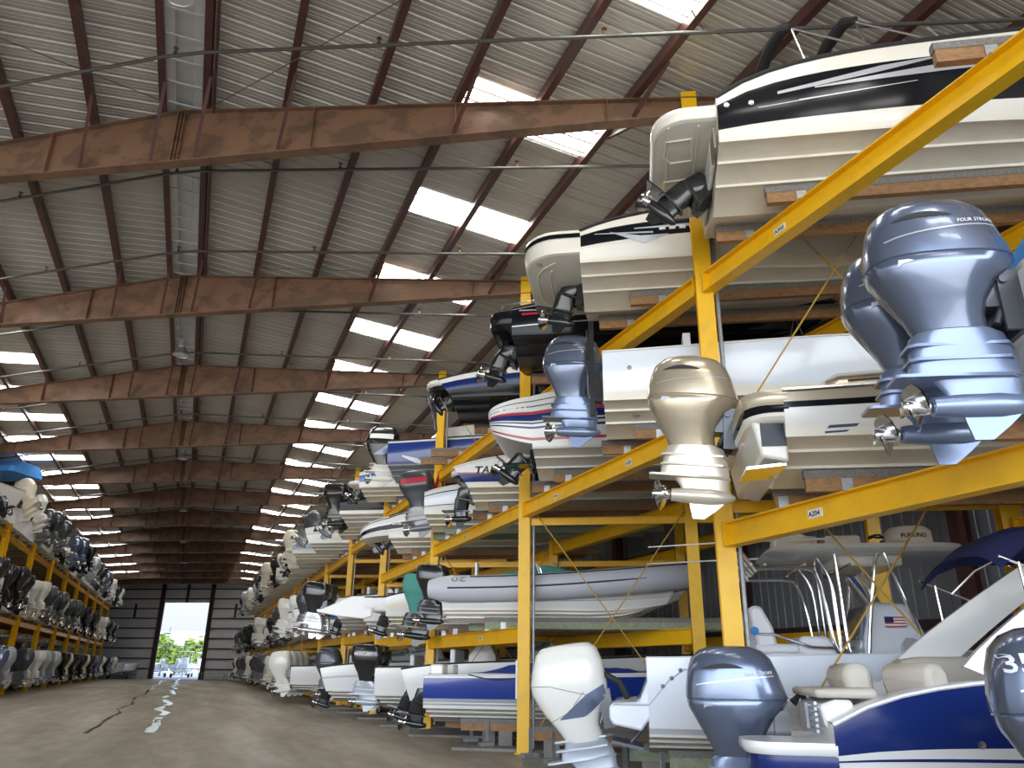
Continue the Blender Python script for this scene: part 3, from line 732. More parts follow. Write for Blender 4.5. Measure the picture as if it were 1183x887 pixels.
def rack(side, posts, lev, root, xs, ztop):
    for i, y in enumerate(posts):
        for q, x in enumerate(xs):
            yy = y - (x - xs[0]) * TAN
            mb = MB(); mb.beam((x, yy, 0.012), (x, yy, ztop if q == 0 else ztop - 1.2), H(.25, .2, .018), U); mb.box((x, yy, .008), (.34, .32, .016), 0, Matrix.Rotation(ANG, 3, 'Z')); mb.build('post', [yellow], root, smooth=0)
            if q == 0 and side > 0:
                mb = MB(); q_ = Vector((x, yy, 0)) + U * .19 + N * .04; mb.tube([q_ + Vector((0, 0, .1)), q_ + Vector((0, 0, ztop))], .035, n=10); mb.build('riser_pipe', [galv], root)
        if len(xs) > 1:
            x1 = xs[1]; y1 = y - (x1 - xs[0]) * TAN
            for z in ({0: [3.92], 1: [4.15], 2: [5.1], 3: [4.95], 4: [5.0]}.get(i, lev(i)) if side > 0 else []):
                mb = MB(); mb.beam((xs[0] + .12 * side, y - .12 * side * TAN, z - .42), (xs[-1], y - (xs[-1] - xs[0]) * TAN, z - .42), H(.1, .16, .014), N); mb.build('cross_beam', [yellow], root, smooth=0)
            if i < 4 and side > 0:
                for (za, zb) in ((4.9, .35), (.35, 4.9), (9.8, 4.8), (4.8, 9.6)):
                    mb = MB(); mb.tube([(xs[0] + .14, y - .12 - .14 * TAN, za), (x1 - .14, y1 - .12 + .14 * TAN, zb)], .014, n=6); mb.build('brace_rod', [rodpaint], root)
    for i in range(len(posts) - 1):
        for z in lev(i):
            for q, x in enumerate(xs):
                dy = -(x - xs[0]) * TAN
                a, b = posts[i] + dy + .115, posts[i + 1] + dy - .115
                mb = MB(); rh = .32 if side > 0 else .24; mb.beam((x, a, z - rh / 2), (x, b, z - rh / 2), H(.2, rh, .02), (1, 0, 0))
                for e in (a + .01, b - .01): mb.box((x, e, z - rh / 2), (.22, .02, rh + .02))
                mb.build('rail', [yellow], root, smooth=0)
rr = empty('boat_rack', (0, 0, 0)); tag(rr, 'yellow steel boat rack nearer the camera, with numbered rails and crossed brace rods', 'boat rack')
NP = 14
rack(1, [Y0 + BAY * (k - 1) for k in range(NP)], levels, rr, (XR, 9.72, 12.9), 10.8)
rl = empty('boat_rack', (0, 0, 0)); tag(rl, 'yellow steel boat rack across the aisle, seen end on beyond the open floor', 'boat rack')
rack(-1, [44.3 + BAY * (j - 2) for j in range(11)], lambda i: LLEV, rl, (XL, -12.2), 10.2)
for i in range(4, 13):
    mb = MB(); mb.beam((XR, Y0 + BAY * (i - 1) + .12, .19), (XR, Y0 + BAY * i - .12, .19), H(.18, .2, .018), (1, 0, 0)); mb.build('floor_rail', [yellow], rr, smooth=0)
for y, z0 in ((Y0, .9), (Y0 + BAY, 1.05)):
    q = Vector((XR, y, 0)) - U * .14 - N * .11
    mb = MB(); mb.box(q + Vector((0, 0, z0 + .35)), (.04, .02, .75), 0, Matrix.Rotation(ANG, 3, 'Z')); mb.build('label_strip', [label_white], rr, smooth=0)
# rail number plates
def plate(txt, y, z, w=.2):
    mb = MB(); mb.box((XR - .013, y, z - .15), (.006, w, .1)); o = mb.build('number_plate', [label_white], rr, smooth=0)
    text_mesh(txt, .085, lambda a, b: Vector((XR - .019, y + w * .44 - a, z - .18 + b)), 'lettering', ink, o, bold=.002)
plate('A303', 3.28, 7.34, .24); plate('A300', 7.0, 7.32, .22); plate('A204', 7.0, 3.5, .24)
plate('A205', 11.2, 5.1); plate('A206', 14.2, 5.1); plate('A302', 12.6, 7.36); plate('A208', 20.0, 5.1); plate('A108', 18.6, 2.45)

# ================================================================== THE BOATS
def yc(j): return 6.98 + 3.55 * j
def bunks(side, y, z, s0=-.42, s1=5.6, m=wood, stand=False, root=None, clip=True, lag=-.03):
    root = root or (rr if side > 0 else rl)
    for o, ds in ((-.45, 0), (.45, lag)):
        b = bunk(root, side, y + o / math.cos(ANG), z, s0 + ds, s1, m, clip=clip)
        if stand:
            q = rail_point(side, y + o / math.cos(ANG))
            mb = MB(); mb.box(q + U * (-.3) + N * (-.09) + Vector((0, 0, .28)), (.07, .02, .54)); mb.box(q + U * (-.3) + N * (-.16) + Vector((0, 0, .06)), (.3, .2, .12))
            mb.build('bunk_stand', [galv], b, smooth=0)
            for s in (.1, 3.6):
                mb = MB(); mb.box(q + U * s + Vector((0, 0, z / 2)), (.3, .16, z), 0, Matrix.Rotation(ANG, 3, 'Z')); mb.build('support_block', [concrete_pad], b, smooth=0)
K = .142                                        # keel above the rail
# ---- top tier, nearest bay: black and white boat, swim platform seen from below
bunks(1, yc(0) + .08, 7.32, -.45, 6.2); bunks(1, yc(-1) - .1, 7.32, -.5, 5.5)
h = Hull(8.0, 2.55, 1.5, 19, .15, drop=.5)
r = boat_root('motorboat', 'black and white motorboat on the topmost rail nearest the camera, swim platform overhanging', 'boat', (yc(0) + .08, -.82, 7.32 + K))
h.mesh([.2, .78, .84, 1.0]).build('hull', [beige, cream, black, cream, cream, cream], r)
h.deck(gun=.3, cock=(.05, .5)).build('deck', [cream, cream], r); h.rub(.03).build('rub_rail', [rubber], r)
decal(h, [([(.75, .98), (2.0, 1.2), (2.7, 1.27)], [(.75, .94), (2.0, 1.12), (2.7, 1.25)]), ([(1.2, 1.0), (3.0, 1.18), (4.6, 1.2), (7, 1.25)], [(1.2, .98), (3.0, 1.06), (4.6, 1.1), (7, 1.15)]), ([(1.0, .84), (2.4, .95)], [(1.0, .82), (2.4, .94)]), ([(.5, .78), (1.3, .86)], [(.5, .77), (1.3, .85)])], 'hull_graphic', silverstripe, r)
mb = platform(.82, 2.4, .92, .17, .45); mb.build('swim_platform', [cream, mat('platform_underside', (.6, .58, .52), .5)], r)
mb = MB()
for y in (-.55, .35):
    P = [(-.62, y - .22), (-.3, y - .25), (-.26, y + .22), (-.55, y + .25), (-.64, y + .1)]
    mb.tube([(a, b, .725) for a, b in P], .016, n=6, loop=True)
for a in (-.6, -.22): mb.tube([(a, -1.05, .727), (a, 1.05, .727)], .012, n=6)
mb.build('moulded_recess', [beige], r)
mb = MB(); mb.box((-.04, 0, .5), (.06, 1.5, .4)); mb.build('transom_panel', [greyb], r, bevel=.03)
mb = MB(); mb.box((-.06, -1.0, .42), (.02, .36, .3)); mb.build('plywood_tab', [mat('grey_ply', (.24, .21, .17), .8)], r)
sterndrive(r, (-.1, 0, .22), -48)
for k, x in enumerate((.98, 1.78)):
    mb = MB(); mb.tube([(x + .12, -1.0, 2.22), (x + .04, -.85, 2.34), (x - .06, -.4, 2.42), (x - .14, .2, 2.4), (x - .2, .8, 2.22), (x - .2, 1.1, 1.85), (x - .1, 1.14, 1.45)], [.05, .08, .09, .09, .085, .07, .05], n=10); o = mb.build('bimini_boot', [canvas_black], r)
    mb = MB()
    for sg in (-1, 1): mb.tube([(x + .12, sg * 1.0, 2.2), (x + 1.2, sg * 1.12, 1.55)], .016, n=6); mb.tube([(x + .12, sg * 1.0, 2.2), (x + .22, sg * 1.12, 1.45)], .016, n=6)
    mb.build('strut', [steel], o)
windshield(r, 3.0, 2.0, 1.62, .42, m=mat('smoked_glass', (.05, .05, .055), .08, coat=.5))
mb = MB()
for x in (.12, .42): p = h.on(x, .84, .0); mb.lathe([(0, .035), (-.02, .035), (-.021, .001)], p, 'y', n=10)
mb.build('vent_fitting', [steel], r)
# ---- top tier, second boat: cream cruiser with black wedge and arrow
bunks(1, yc(1) - .15, 7.36, -.55, 5.3)
h = Hull(6.3, 2.5, 1.2, 19, .2, drop=.28, full=.3)
r = boat_root('motorboat', 'cream motorboat with black wedge and chequered arrow, second boat on the top rails', 'boat', (yc(1) - .15, -1.08, 7.36 + K))
h.mesh([.42, lambda t: max(.43, .8 - .25 * t), .84, 1.0]).build('hull', [beige, cream, black, cream, cream, cream], r)
h.deck(gun=.25, solid=True, crown=.1).build('deck', [cream, cream], r); h.rub(.03).build('rub_rail', [rubber], r)
decal(h, [([(.5, .84), (1.0, .74), (1.45, .74)], [(.5, .835), (1.05, .6), (1.45, .735)]), ([(.25, .83), (1.2, .8)], [(.25, .815), (1.2, .77)]), ([(.9, .88), (2.2, .9)], [(.9, .86), (2.2, .84)])], 'arrow_graphic', lgrey, r)
decal(h, [([(1.3 + .16 * k, .86), (1.4 + .16 * k, .86)], [(1.3 + .16 * k, .81), (1.4 + .16 * k, .81)]) for k in range(5)], 'chequer', label_white, r, .009)
platform(.98, 2.46, .93, .4, .62).build('swim_platform', [cream, mat('platform_underside', (.6, .58, .52), .5)], r)
mb = MB(); P = [(-.98 + .62 - .62 * math.sin(PI / 2 * k / 8), -1.235 + .62 - .62 * math.cos(PI / 2 * k / 8)) for k in range(9)]
P = [(.02, -1.235)] + P; P += [(a, -b) for a, b in P[::-1]]
mb.rings([[Vector((a * 1.004 - .004, b * 1.006, z)) for a, b in P] for z in (.78, .86)], cap=False, closed=False); mb.build('black_band', [black], r)
mb = MB()
for z, f in ((.53, .62), (.528, .88)): mb.tube([(-.05 - .85 * f * (1 - (y / 1.1) ** 4), y, .505) for y in [-1.05 * f + 2.1 * f * k / 10 for k in range(11)]], .014, n=6)
mb.build('moulded_recess', [beige], r)
text_mesh('77', .13, lambda a, b: Vector((-.75 + b, -.95 + a, .504)), 'lettering', ink, r)
sterndrive(r, (-.02, .1, .3), -12)
o = windshield(r, 1.6, 1.9, 1.28, .3, m=MATS['smoked_glass'])
# ---- top tier, third boat: black with red stripe
bunks(1, yc(2) - .6, 7.36, -.55, 5.3)
h = Hull(6.5, 2.4, 1.02, 17, .2, drop=.12)
r = boat_root('motorboat', 'glossy black motorboat with thin red and white stripe, third on the top rails', 'boat', (yc(2) - .6, -1.05, 7.36 + K))
h.mesh([.3, .33, .94, 1.0]).build('hull', [black, black, silverstripe, black, cream, black], r)
h.deck(gun=.3).build('deck', [cream, cream], r); h.rub(.028).build('rub_rail', [rubber], r)
decal(h, [([(.2, .78), (1.0, .78)], [(.2, .73), (1.0, .75)]), ([(1.9, .78), (4.2, .68)], [(1.9, .74), (4.2, .67)])], 'red_stripe', red, r)
decal(h, [([(.15, .86), (1.2, .81), (4, .73)], [(.15, .83), (1.2, .79), (4, .72)])], 'silver_stripe', silverstripe, r)
hull_text(h, 'Polari', .2, 1.05, .74, label_white, r, shear=.4)
platform(.5, 2.3, .86, .26, .35).build('swim_platform', [black, black], r)
sterndrive(r, (-.05, 0, .22), -20)
mb = MB(); mb.tube([(-.3, -1.0, .92), (-.2, -1.0, 1.05), (.5, -1.05, 1.12), (.6, -1.05, 1.0)], .014); mb.build('grab_rail', [steel], r)
# ---- top tier: white and blue sterndrive boat (fourth slot), empty bunks (fifth), blue outboard boat (sixth)
bunks(1, yc(3), 7.38)
h = Hull(6.6, 2.4, 1.05, 18, .2, drop=.25, rake=-.35)
r = boat_root('motorboat', 'dark hulled motorboat with white swim platform and hanging boarding ladder, fourth on the top rails', 'boat', (yc(3), -1.0, 7.38 + K))
h.mesh([.35, .75, 1.0]).build('hull', [black, black, navy, white, black], r); h.deck().build('deck', [white, cream], r); h.rub().build('rub_rail', [rubber], r)
platform(.75, 2.3, .82, .12, .5).build('swim_platform', [white, black], r); sterndrive(r, (.0, -.1, .4), -60)
mb = MB(); mb.tube([(-.65, -.9, .7), (-.6, -.9, .3), (-.5, -.85, -.1), (-.45, -.8, -.4)], .02); mb.tube([(-.65, -.6, .7), (-.6, -.62, .3), (-.5, -.6, -.1), (-.45, -.65, -.4)], .02)
for z in (.3, .05, -.2): mb.tube([(-.6 + (.3 - z) * .15, -.9, z), (-.6 + (.3 - z) * .15, -.6, z)], .02)
mb.build('boarding_ladder', [dgrey], r)
bunks(1, yc(4), 7.38, -.9)
bunks(1, yc(5), 7.3)
h = Hull(7.2, 2.45, 1.15, 18, .25)
r = boat_root('motorboat', 'royal blue outboard boat with white gunwale and cabin top, on the top rails', 'boat', (yc(5), -.95, 7.3 + K))
h.mesh([.12, .9, 1.0]).build('hull', [mat('bottom_slate', (.2, .24, .27), .4), navy, mat('gelcoat_royal', (.02, .05, .27), .18, coat=.5), white, navy], r); h.deck().build('deck', [white, cream], r); h.rub().build('rub_rail', [rubber], r)
mb = MB(); mb.rings([[Vector((x, y, z)) for y, z in ((-w, 1.2), (-w * .85, zt), (w * .85, zt), (w, 1.2))] for x, w, zt in ((1.3, .9, 1.3), (1.7, 1.05, 1.6), (3.4, 1.0, 1.78), (4.6, .7, 1.6), (5.4, .4, 1.42))]); mb.build('cabin_top', [white], r)
decal(h, [([(.5, .66), (1.0, .55), (1.3, .35)], [(.5, .62), (.95, .4), (1.3, .33)])], 'fish_graphic', lgrey, r)
outboard('angled', eblack, ewhite, r, (-.05, 0, 1.12), 4, scale=1.05, stripe=None, accent=label_white)
# ---- middle tier
bunks(1, yc(1) + .15, 5.1)
h = Hull(7.2, 2.4, 1.12, 18, .2)
r = boat_root('motorboat', 'white open boat with blue grey outboard and tall black anchor pole', 'boat', (yc(1) + .15, -.62, 5.1 + K))
h.mesh([.12, .16, 1.0]).build('hull', [beige, beige, cream, cool, white], r); h.deck().build('deck', [white, white], r); h.rub(.018).build('rub_rail', [white], r)
outboard('smooth', yam, yaml, r, (-.05, 0, 1.05), 4)
mb = MB(); mb.box((-.12, -.52, .75), (.12, .1, .5)); mb.box((-.2, -.52, 1.1), (.09, .07, 1.7)); mb.tube([(-.27, -.52, .6), (-.27, -.52, 1.8)], .02); mb.build('anchor_pole', [eblack], r, bevel=.01)
mb = MB(); mb.box((1.35, -.75, 1.32), (.12, .34, .32)); mb.tube([(1.4, -.9, 1.1), (1.4, -.9, 1.25)], .02); mb.build('folding_seat_back', [wvinyl], r, bevel=.04)
mb = MB(); mb.tube([(2.9, -.9, 1.12), (3.05, -.9, 1.7), (3.2, -.9, 1.12)], .012); mb.box((3.05, -.9, 1.18), (.3, .3, .08)); mb.build('light_mast', [dgrey], r)
mb = MB(); p = h.on(.42, .82, 0); mb.lathe([(0, .035), (-.015, .035), (-.016, .001)], p, 'y'); mb.build('thru_hull_fitting', [steel], r)
p = h.st(0); mb = MB(); mb.lathe([(0, .07), (-.02, .07), (-.021, .02)], (.5, -.62, .235), 'y'); mb.build('drain_fitting', [dgrey], r)
bunks(1, yc(2) - .02, 5.1, -.3)
h = Hull(8.2, 2.5, 1.6, 20, .05, drop=.16, full=.35)
r = boat_root('motorboat', 'white sport boat with red and navy stripes along its overhanging stern', 'boat', (yc(2) - .02, -.4, 5.1 + K))
fb = [.12, .17, .34, .38, .43, .46, .49, .62, .68, .77, .79, .88, .9, 1.0]; fm = [greyb, white, red, white, navy, white, navy, white, navy, red, white, navy, white, dgrey, white, lgrey]
h.mesh(fb).build('hull', fm, r)
stern_overhang(h, fb, .06, .98, .9, 1.2, 'stern_overhang', fm, r)
overhang_text(overhang_pt(h, .06, .98, .9, 1.2), 'FORMULA', .125, -.68, 1.13, label_white, r)
h.deck(gun=.4, solid=True, crown=.05).build('deck', [white, white], r)
mb = MB(); mb.box((-.08, 0, .45), (.06, 1.3, .3)); mb.build('transom_panel', [black], r)
sterndrive(r, (-.08, 0, .3), -38); mb = MB(); mb.tube([(-.1, -.6, .2), (-.45, -.62, .1)], .04); mb.box((-.35, -.85, .12), (.5, .35, .03)); mb.build('trim_tab', [black], r)
bunks(1, yc(3) - .1, 5.1)
h = Hull(6.8, 2.45, 1.1, 18, .2, drop=.3, rake=-.35)
r = boat_root('motorboat', 'white runabout with navy lower stripe and black lettering, under the empty top bunks', 'boat', (yc(3) - .1, -.55, 5.1 + K))
h.mesh([lambda t: .1 + .1 * math.exp(-t * 9), lambda t: .32 + .35 * math.exp(-t * 12), lambda t: .36 + .37 * math.exp(-t * 12), 1.0]).build('hull', [beige, cream, navy, red, white, navy], r); h.deck().build('deck', [white, cream], r); h.rub().build('rub_rail', [white], r)
hull_text(h, 'TAHOE', .24, .3, .64, ink, r, shear=.5, bold=.006); sterndrive(r, (-.05, 0, .3), 0); platform(.5, 2.2, .78, .1, .4).build('swim_platform', [white, navy], r)
bunks(1, yc(4) - .1, 5.1, m=woodgreen)
h = Hull(6.5, 2.35, 1.15, 18, .2, drop=.25)
r = boat_root('motorboat', 'white outboard boat with black pinstripe and grey engine flashed with red', 'boat', (yc(4) - .1, -.62, 5.1 + K))
h.mesh([.3, .33, .8, .84, 1.0]).build('hull', [beige, white, black, cool, black, white, white], r); h.deck().build('deck', [white, cream], r); h.rub().build('rub_rail', [white], r)
outboard('square', dgrey, mgrey, r, (-.05, 0, 1.1), -6, accent=red)
mb = MB(); mb.tube([(-.05, .7, 1.1), (-.1, .7, 1.9)], .012); mb.add([(-.1, .7, 1.9), (-.1, .7, 1.5), (-.22, .72, 1.2), (-.3, .7, 1.3)], [(0, 1, 2, 3)]); mb.build('ensign', [red], r)
bunks(1, yc(5) - .05, 4.95)
h = Hull(7.0, 2.45, 1.3, 18, .2, drop=.3)
r = boat_root('motorboat', 'white bowrider with black and silver swoosh and navy cover, its dark sterndrive lifted', 'boat', (yc(5) - .05, -.75, 4.95 + K))
cb = [.3, .36, .6, .64, .9, .95, 1.0]; cm = [beige, white, silverstripe, black, silverstripe, white, black, white, white]
h.mesh(cb).build('hull', cm, r); stern_overhang(h, cb, .08, 1.1, .3, .5, 'stern_overhang', cm, r); h.deck(solid=True, gun=.3).build('deck', [white, white], r); h.rub().build('rub_rail', [rubber], r)
hull_text(h, 'COBALT', .14, .1, .74, label_white, r, bold=.004)
mb = MB(); mb.rings([[Vector((x, y, z)) for y, z in ((-w, 1.1), (-w * .9, zt), (0, zt + .08), (w * .9, zt), (w, 1.1))] for x, w, zt in ((.6, 1.0, 1.15), (1.2, 1.1, 1.4), (2.6, 1.1, 1.5), (4.2, .9, 1.35), (5.6, .4, 1.3))]); mb.build('boat_cover', [canvas_navy], r)
sterndrive(r, (-.05, 0, .2), -55)
# ---- gold boat on the low rail of the nearest bay
bunks(1, yc(0), 3.5, -.46, 6.0, lag=.34)
h = Hull(7.0, 2.5, .8, 17, .3)
r = boat_root('motorboat', 'champagne and white boat with gold outboard and black waistband, above the white fishing boat', 'boat', (yc(0), -.48, 3.5 + K))
h.mesh([.18, .6, .75, 1.0]).build('hull', [beige, cream, white, black, goldhull, cream], r); h.deck(gun=.3, solid=True).build('deck', [goldhull, cream], r); h.rub(.024, .02).build('rub_rail', [steel], r)
platform(.42, 2.44, .82, .17, .3, x0=.05).build('stern_lip', [goldhull, cream], r); P = platform(.415, 2.43, .66, .08, .3, x0=.05); P.build('stern_band', [black, black], r)
o = platform(.40, 2.38, .59, .09, .3, x0=.05).build('stern_moulding', [cream, cream], r)
mb = MB(); S_ = [(.3, .85, .82, .02), (.52, .98, .82, .2), (.66, 1.02, .82, .27), (3.2, 1.05, .9, .3), (4.9, .8, .98, .26), (6.0, .35, 1.05, .1)]
mb.rings([[Vector((x, y, z)) for y, z in ((-w, zb), (-w * .96, zb + hh * .75), (-w * .9, zb + hh), (w * .9, zb + hh), (w * .96, zb + hh * .75), (w, zb))] for x, w, zb, hh in S_], lambda i, j: 0 if j in (0, 4, 5) else 1); mb.build('cockpit_coaming', [goldhull, cream], r, smooth=50)
mb = MB()
for sg in (-1, 1): mb.tube([(x, sg * (w * .97), zb + hh * .76) for x, w, zb, hh in S_[1:]], .016, n=6)
mb.build('coaming_trim', [steel], r)
mb = MB(); mb.prism([(.02, .06), (-.26, .12), (-.33, .5), (-.28, .56), (.02, .56)], -1.08, 1.08, lambda a, b, y: (a, y, b)); mb.build('engine_pod', [cream], r, bevel=.03)
mb = MB(); mb.box((-.12, -1.085, .36), (.26, .012, .26)); mb.build('black_panel', [black], r)
mb = MB(); mb.box((-.3, 0, .62), (.12, .7, .34)); mb.build('motor_board', [white], r, bevel=.03)
mb = MB(); mb.prism([(-.42, .0), (.0, .04), (.0, .07), (-.42, .03)], -1.0, -.4, lambda a, b, y: (a, y, b)); mb.build('trim_tab', [steel], r)
decal(h, [([(2.75 + k * .09, .42), (3.25 + k * .12, .43)], [(2.7 + k * .05, .39), (3.2 + k * .1, .4)]) for k in (0,)] + [([(2.6, .36), (3.2, .37)], [(2.6, .33), (3.15, .34)]), ([(2.9, .47), (3.3, .48)], [(2.85, .445), (3.28, .455)]), ([(.45, .42), (.75, .43)], [(.42, .39), (.72, .4)]), ([(.4, .36), (.65, .37)], [(.4, .34), (.62, .35)])], 'rubbed_out_lettering', mat('faded_navy', (.05, .07, .12), .5), r, .004)
mb = MB()
for x in (2.42, 2.62): mb.lathe([(0, .06), (-.03, .065), (-.032, .045), (.0, .04)], h.on(x - .3, .62, 0), 'y', n=16)
mb.build('exhaust_fitting', [steel], r)
mb = MB(); mb.tube([h.side(.1 + .04 * k, 1.0) + Vector((0, .06, .1)) for k in range(12)], .018); mb.build('grab_rail', [steel], r)
mb = MB(); mb.tube([(-.05, .9, .8), (-.2, .9, 1.4)], .012); mb.add([(-.2, .9, 1.38), (-.16, .9, 1.2), (-.08, .88, .88), (.0, .86, .95), (-.1, .88, 1.2)], [(0, 1, 2, 3, 4)]); mb.build('furled_ensign', [canvas_navy], r)
outboard('smooth', goldpaint, mat('paint_gold_light', (.62, .57, .47), .3, metal=.4), r, (-.36, 0, .84), 5, scale=1.02)
# ---- boat with twin blue-grey outboards
bunks(1, yc(-1) + .22, 3.5, -.42, 6.0)
h = Hull(8.0, 2.5, 1.0, 18, .3)
r = boat_root('motorboat', 'white boat at the frame edge with twin blue grey outboards and bright blue cover', 'boat', (yc(-1) + .22, -.68, 3.5 + K))
h.mesh([.2, 1.0]).build('hull', [white, white, cool, cool], r); h.deck().build('deck', [white, white], r); h.rub().build('rub_rail', [steel], r)
outboard('smooth', yam, yaml, r, (-.06, -.38, .86), 0, scale=1.02); outboard('smooth', yam, yaml, r, (-.06, .38, .86), 0, scale=1.02)
mb = MB(); mb.rings([[Vector((x, y, z)) for y, z in ((-w, .9), (-w * .9, zt), (0, zt + .12), (w * .9, zt), (w, .9))] for x, w, zt in ((.35, .9, 1.0), (.6, 1.1, 1.75), (1.5, 1.15, 1.9), (3.5, 1.1, 1.8), (5, .6, 1.3))]); mb.build('boat_cover', [canvas_sky], r)
mb = MB(); mb.box((.02, 0, .72), (.12, 2.0, .52)); mb.build('transom_panel', [white], r, bevel=.03)
# ---- floor: big white fishing boat with T-top
FZ = .33
bunks(1, yc(1) + .05, FZ, -.2, 7.0, woodgreen, stand=True, clip=False)
h = Hull(9.2, 2.75, 1.27, 14.5, .35)
r = boat_root('fishing_boat', 'large white centre console boat on the floor with T-top, radar dome and white outboard', 'boat', (yc(1) + .05, -.2, FZ + K + .02))
h.mesh([.08, .12, 1.0]).build('hull', [greyb, lgrey, white, cool, cool], r)
h.deck(cock=(.0, .74), gun=.3, floor=.7).build('deck', [cool, cool], r)
mb = MB(); prof = [(.35, .5), (.0, .5), (-.1, .36), (-.47, .43), (-.52, .5), (-.52, .66), (-.46, .7), (-.12, .72), (.12, 1.24), (.35, 1.29)]
mb.prism(prof, -1.26, 1.26, lambda a, b, y: (a, y, b)); mb.build('stern_step', [cool], r, bevel=.03)
mb = MB(); mb.prism([(-.5, .2), (-.08, .12), (-.08, .16), (-.5, .24)], -1.2, -.45, lambda a, b, y: (a, y, b)); mb.tube([(-.25, -.8, .2), (-.05, -.8, .4)], .03); mb.build('trim_tab', [dgrey], r)
mb = MB()
for x, z in ((.2, .98), (.32, 1.08), (.44, 1.18)): mb.lathe([(0, .025), (-.02, .028), (-.021, .001)], h.on(x, z - .06, .004), 'y', n=10)
mb.build('drain_fitting', [dgrey], r)
mb = MB(); pts = [(-.46, .69), (.0, .69), (.28, .99), (.48, 1.13), (1.4, 1.15)]
mb.tube([h.on(max(x, .01), z, .0) + Vector((min(x, 0), 0, 0)) for x, z in pts], .01, n=6); mb.build('moulding_line', [lgrey], r)
outboard('angled', ewhite, mat('paint_ice_blue', (.55, .6, .68), .3, metal=.3), r, (-.55, 0, .72), -9, scale=1.06)
mb = MB(); mb.tube([(-.75, -.05, .95), (-.6, -.1, 1.05), (-.4, -.12, .95), (-.28, -.1, .72)], .05); mb.build('rigging_hose', [rubber], r)
# leaning post seat
mb = MB(); mb.box((1.95, 0, 1.12), (.55, 1.05, .55)); mb.box((1.85, 0, 1.42), (.6, 1.1, .14)); mb.prism([(1.58, 1.42), (1.5, 1.95), (1.56, 2.02), (1.68, 2.0), (1.82, 1.7), (1.86, 1.45)], -.55, .55, lambda a, b, y: (a, y, b)); mb.prism([(2.1, 1.45), (2.2, 1.6), (2.55, 1.6), (2.75, 1.4), (2.72, 1.3), (2.1, 1.3)], -.5, .5, lambda a, b, y: (a, y, b)); mb.build('helm_seat', [wvinyl], r, bevel=.05)
mb = MB(); mb.tube([(1.55, -.57, 1.62), (1.8, -.6, 1.62), (2.3, -.6, 1.45), (2.6, -.58, 1.44)], .018); mb.build('seat_rail', [steel], r)
mb = MB(); mb.lathe([(-.02, .02), (.0, .06), (.04, .06), (.06, .02)], (1.55, -.6, 1.66), 'y', n=8); mb.build('blue_tie', [canvas_sky], r)
# console
mb = MB(); mb.rings([[Vector((x, y, z)) for x, y in ((a, -w), (b, -w * .92), (b + .05, 0), (b, w * .92), (a, w))] for z, a, b, w in ((.62, 2.98, 4.1, .58), (1.5, 3.02, 3.9, .56), (1.98, 3.16, 3.74, .5), (2.06, 3.26, 3.66, .42))]); con = mb.build('console', [cool], r, bevel=.04)
mb = MB(); mb.prism([(3.04, 1.55), (3.18, 2.0), (3.12, 2.02), (2.96, 1.56)], -.46, .46, lambda a, b, y: (a, y, b)); mb.build('instrument_panel', [mat('screen_glass', (.1, .13, .18), .08, coat=.5)], con)
mb = MB(); w = [(2.86 + .0 * k, .2 * math.cos(2 * PI * k / 14), 1.45 + .2 * math.sin(2 * PI * k / 14)) for k in range(14)]; mb.tube(w, .014, loop=True); mb.tube([(2.86, 0, 1.45), (3.05, 0, 1.45)], .02)
for k in range(3): mb.tube([(2.86, 0, 1.45), (2.86, .2 * math.cos(2.1 * k + .5), 1.45 + .2 * math.sin(2.1 * k + .5))], .012)
mb.build('steering_wheel', [steel], con)
mb = MB(); mb.rings([ring(1.35, 4.05, 4.35, .0, 2.2, 16), ring(1.35, 4.05, 4.35, .0, 2.2, 16)]) if False else mb.prism([(3.45, 1.18), (3.5, 1.5), (3.57, 1.58), (3.72, 1.56), (3.78, 1.48), (3.72, 1.2), (3.62, 1.14), (3.53, 1.13)], -.6, -.545, lambda a, b, y: (a, y, b)); mb.build('hatch', [lgrey], con, bevel=.01)
fl_ = MB()
for k in range(7): fl_.add([(3.62, -.552, 1.66 + .02 * k), (3.9, -.552, 1.66 + .02 * k), (3.9, -.55, 1.68 + .02 * k), (3.62, -.55, 1.68 + .02 * k)], [(0, 1, 2, 3)], k % 2)
fl_.add([(3.62, -.555, 1.72), (3.74, -.555, 1.72), (3.74, -.554, 1.8), (3.62, -.554, 1.8)], [(0, 1, 2, 3)], 2)
flag = fl_.build('flag_sticker', [mat('flag_red', (.5, .08, .08), .5), label_white, canvas_navy], con, smooth=0); flag.location = (-.3, -.022, .06)
mb = MB(); mb.rings([[Vector((3.42 - .1 * a, y, 2.03)), Vector((3.22 - .1 * a, y * .95, 2.5))] for a, y in ((1, -.5), (0, -.25), (0, .25), (1, .5))], cap=False, closed=False); mb.build('windscreen', [glass], con)
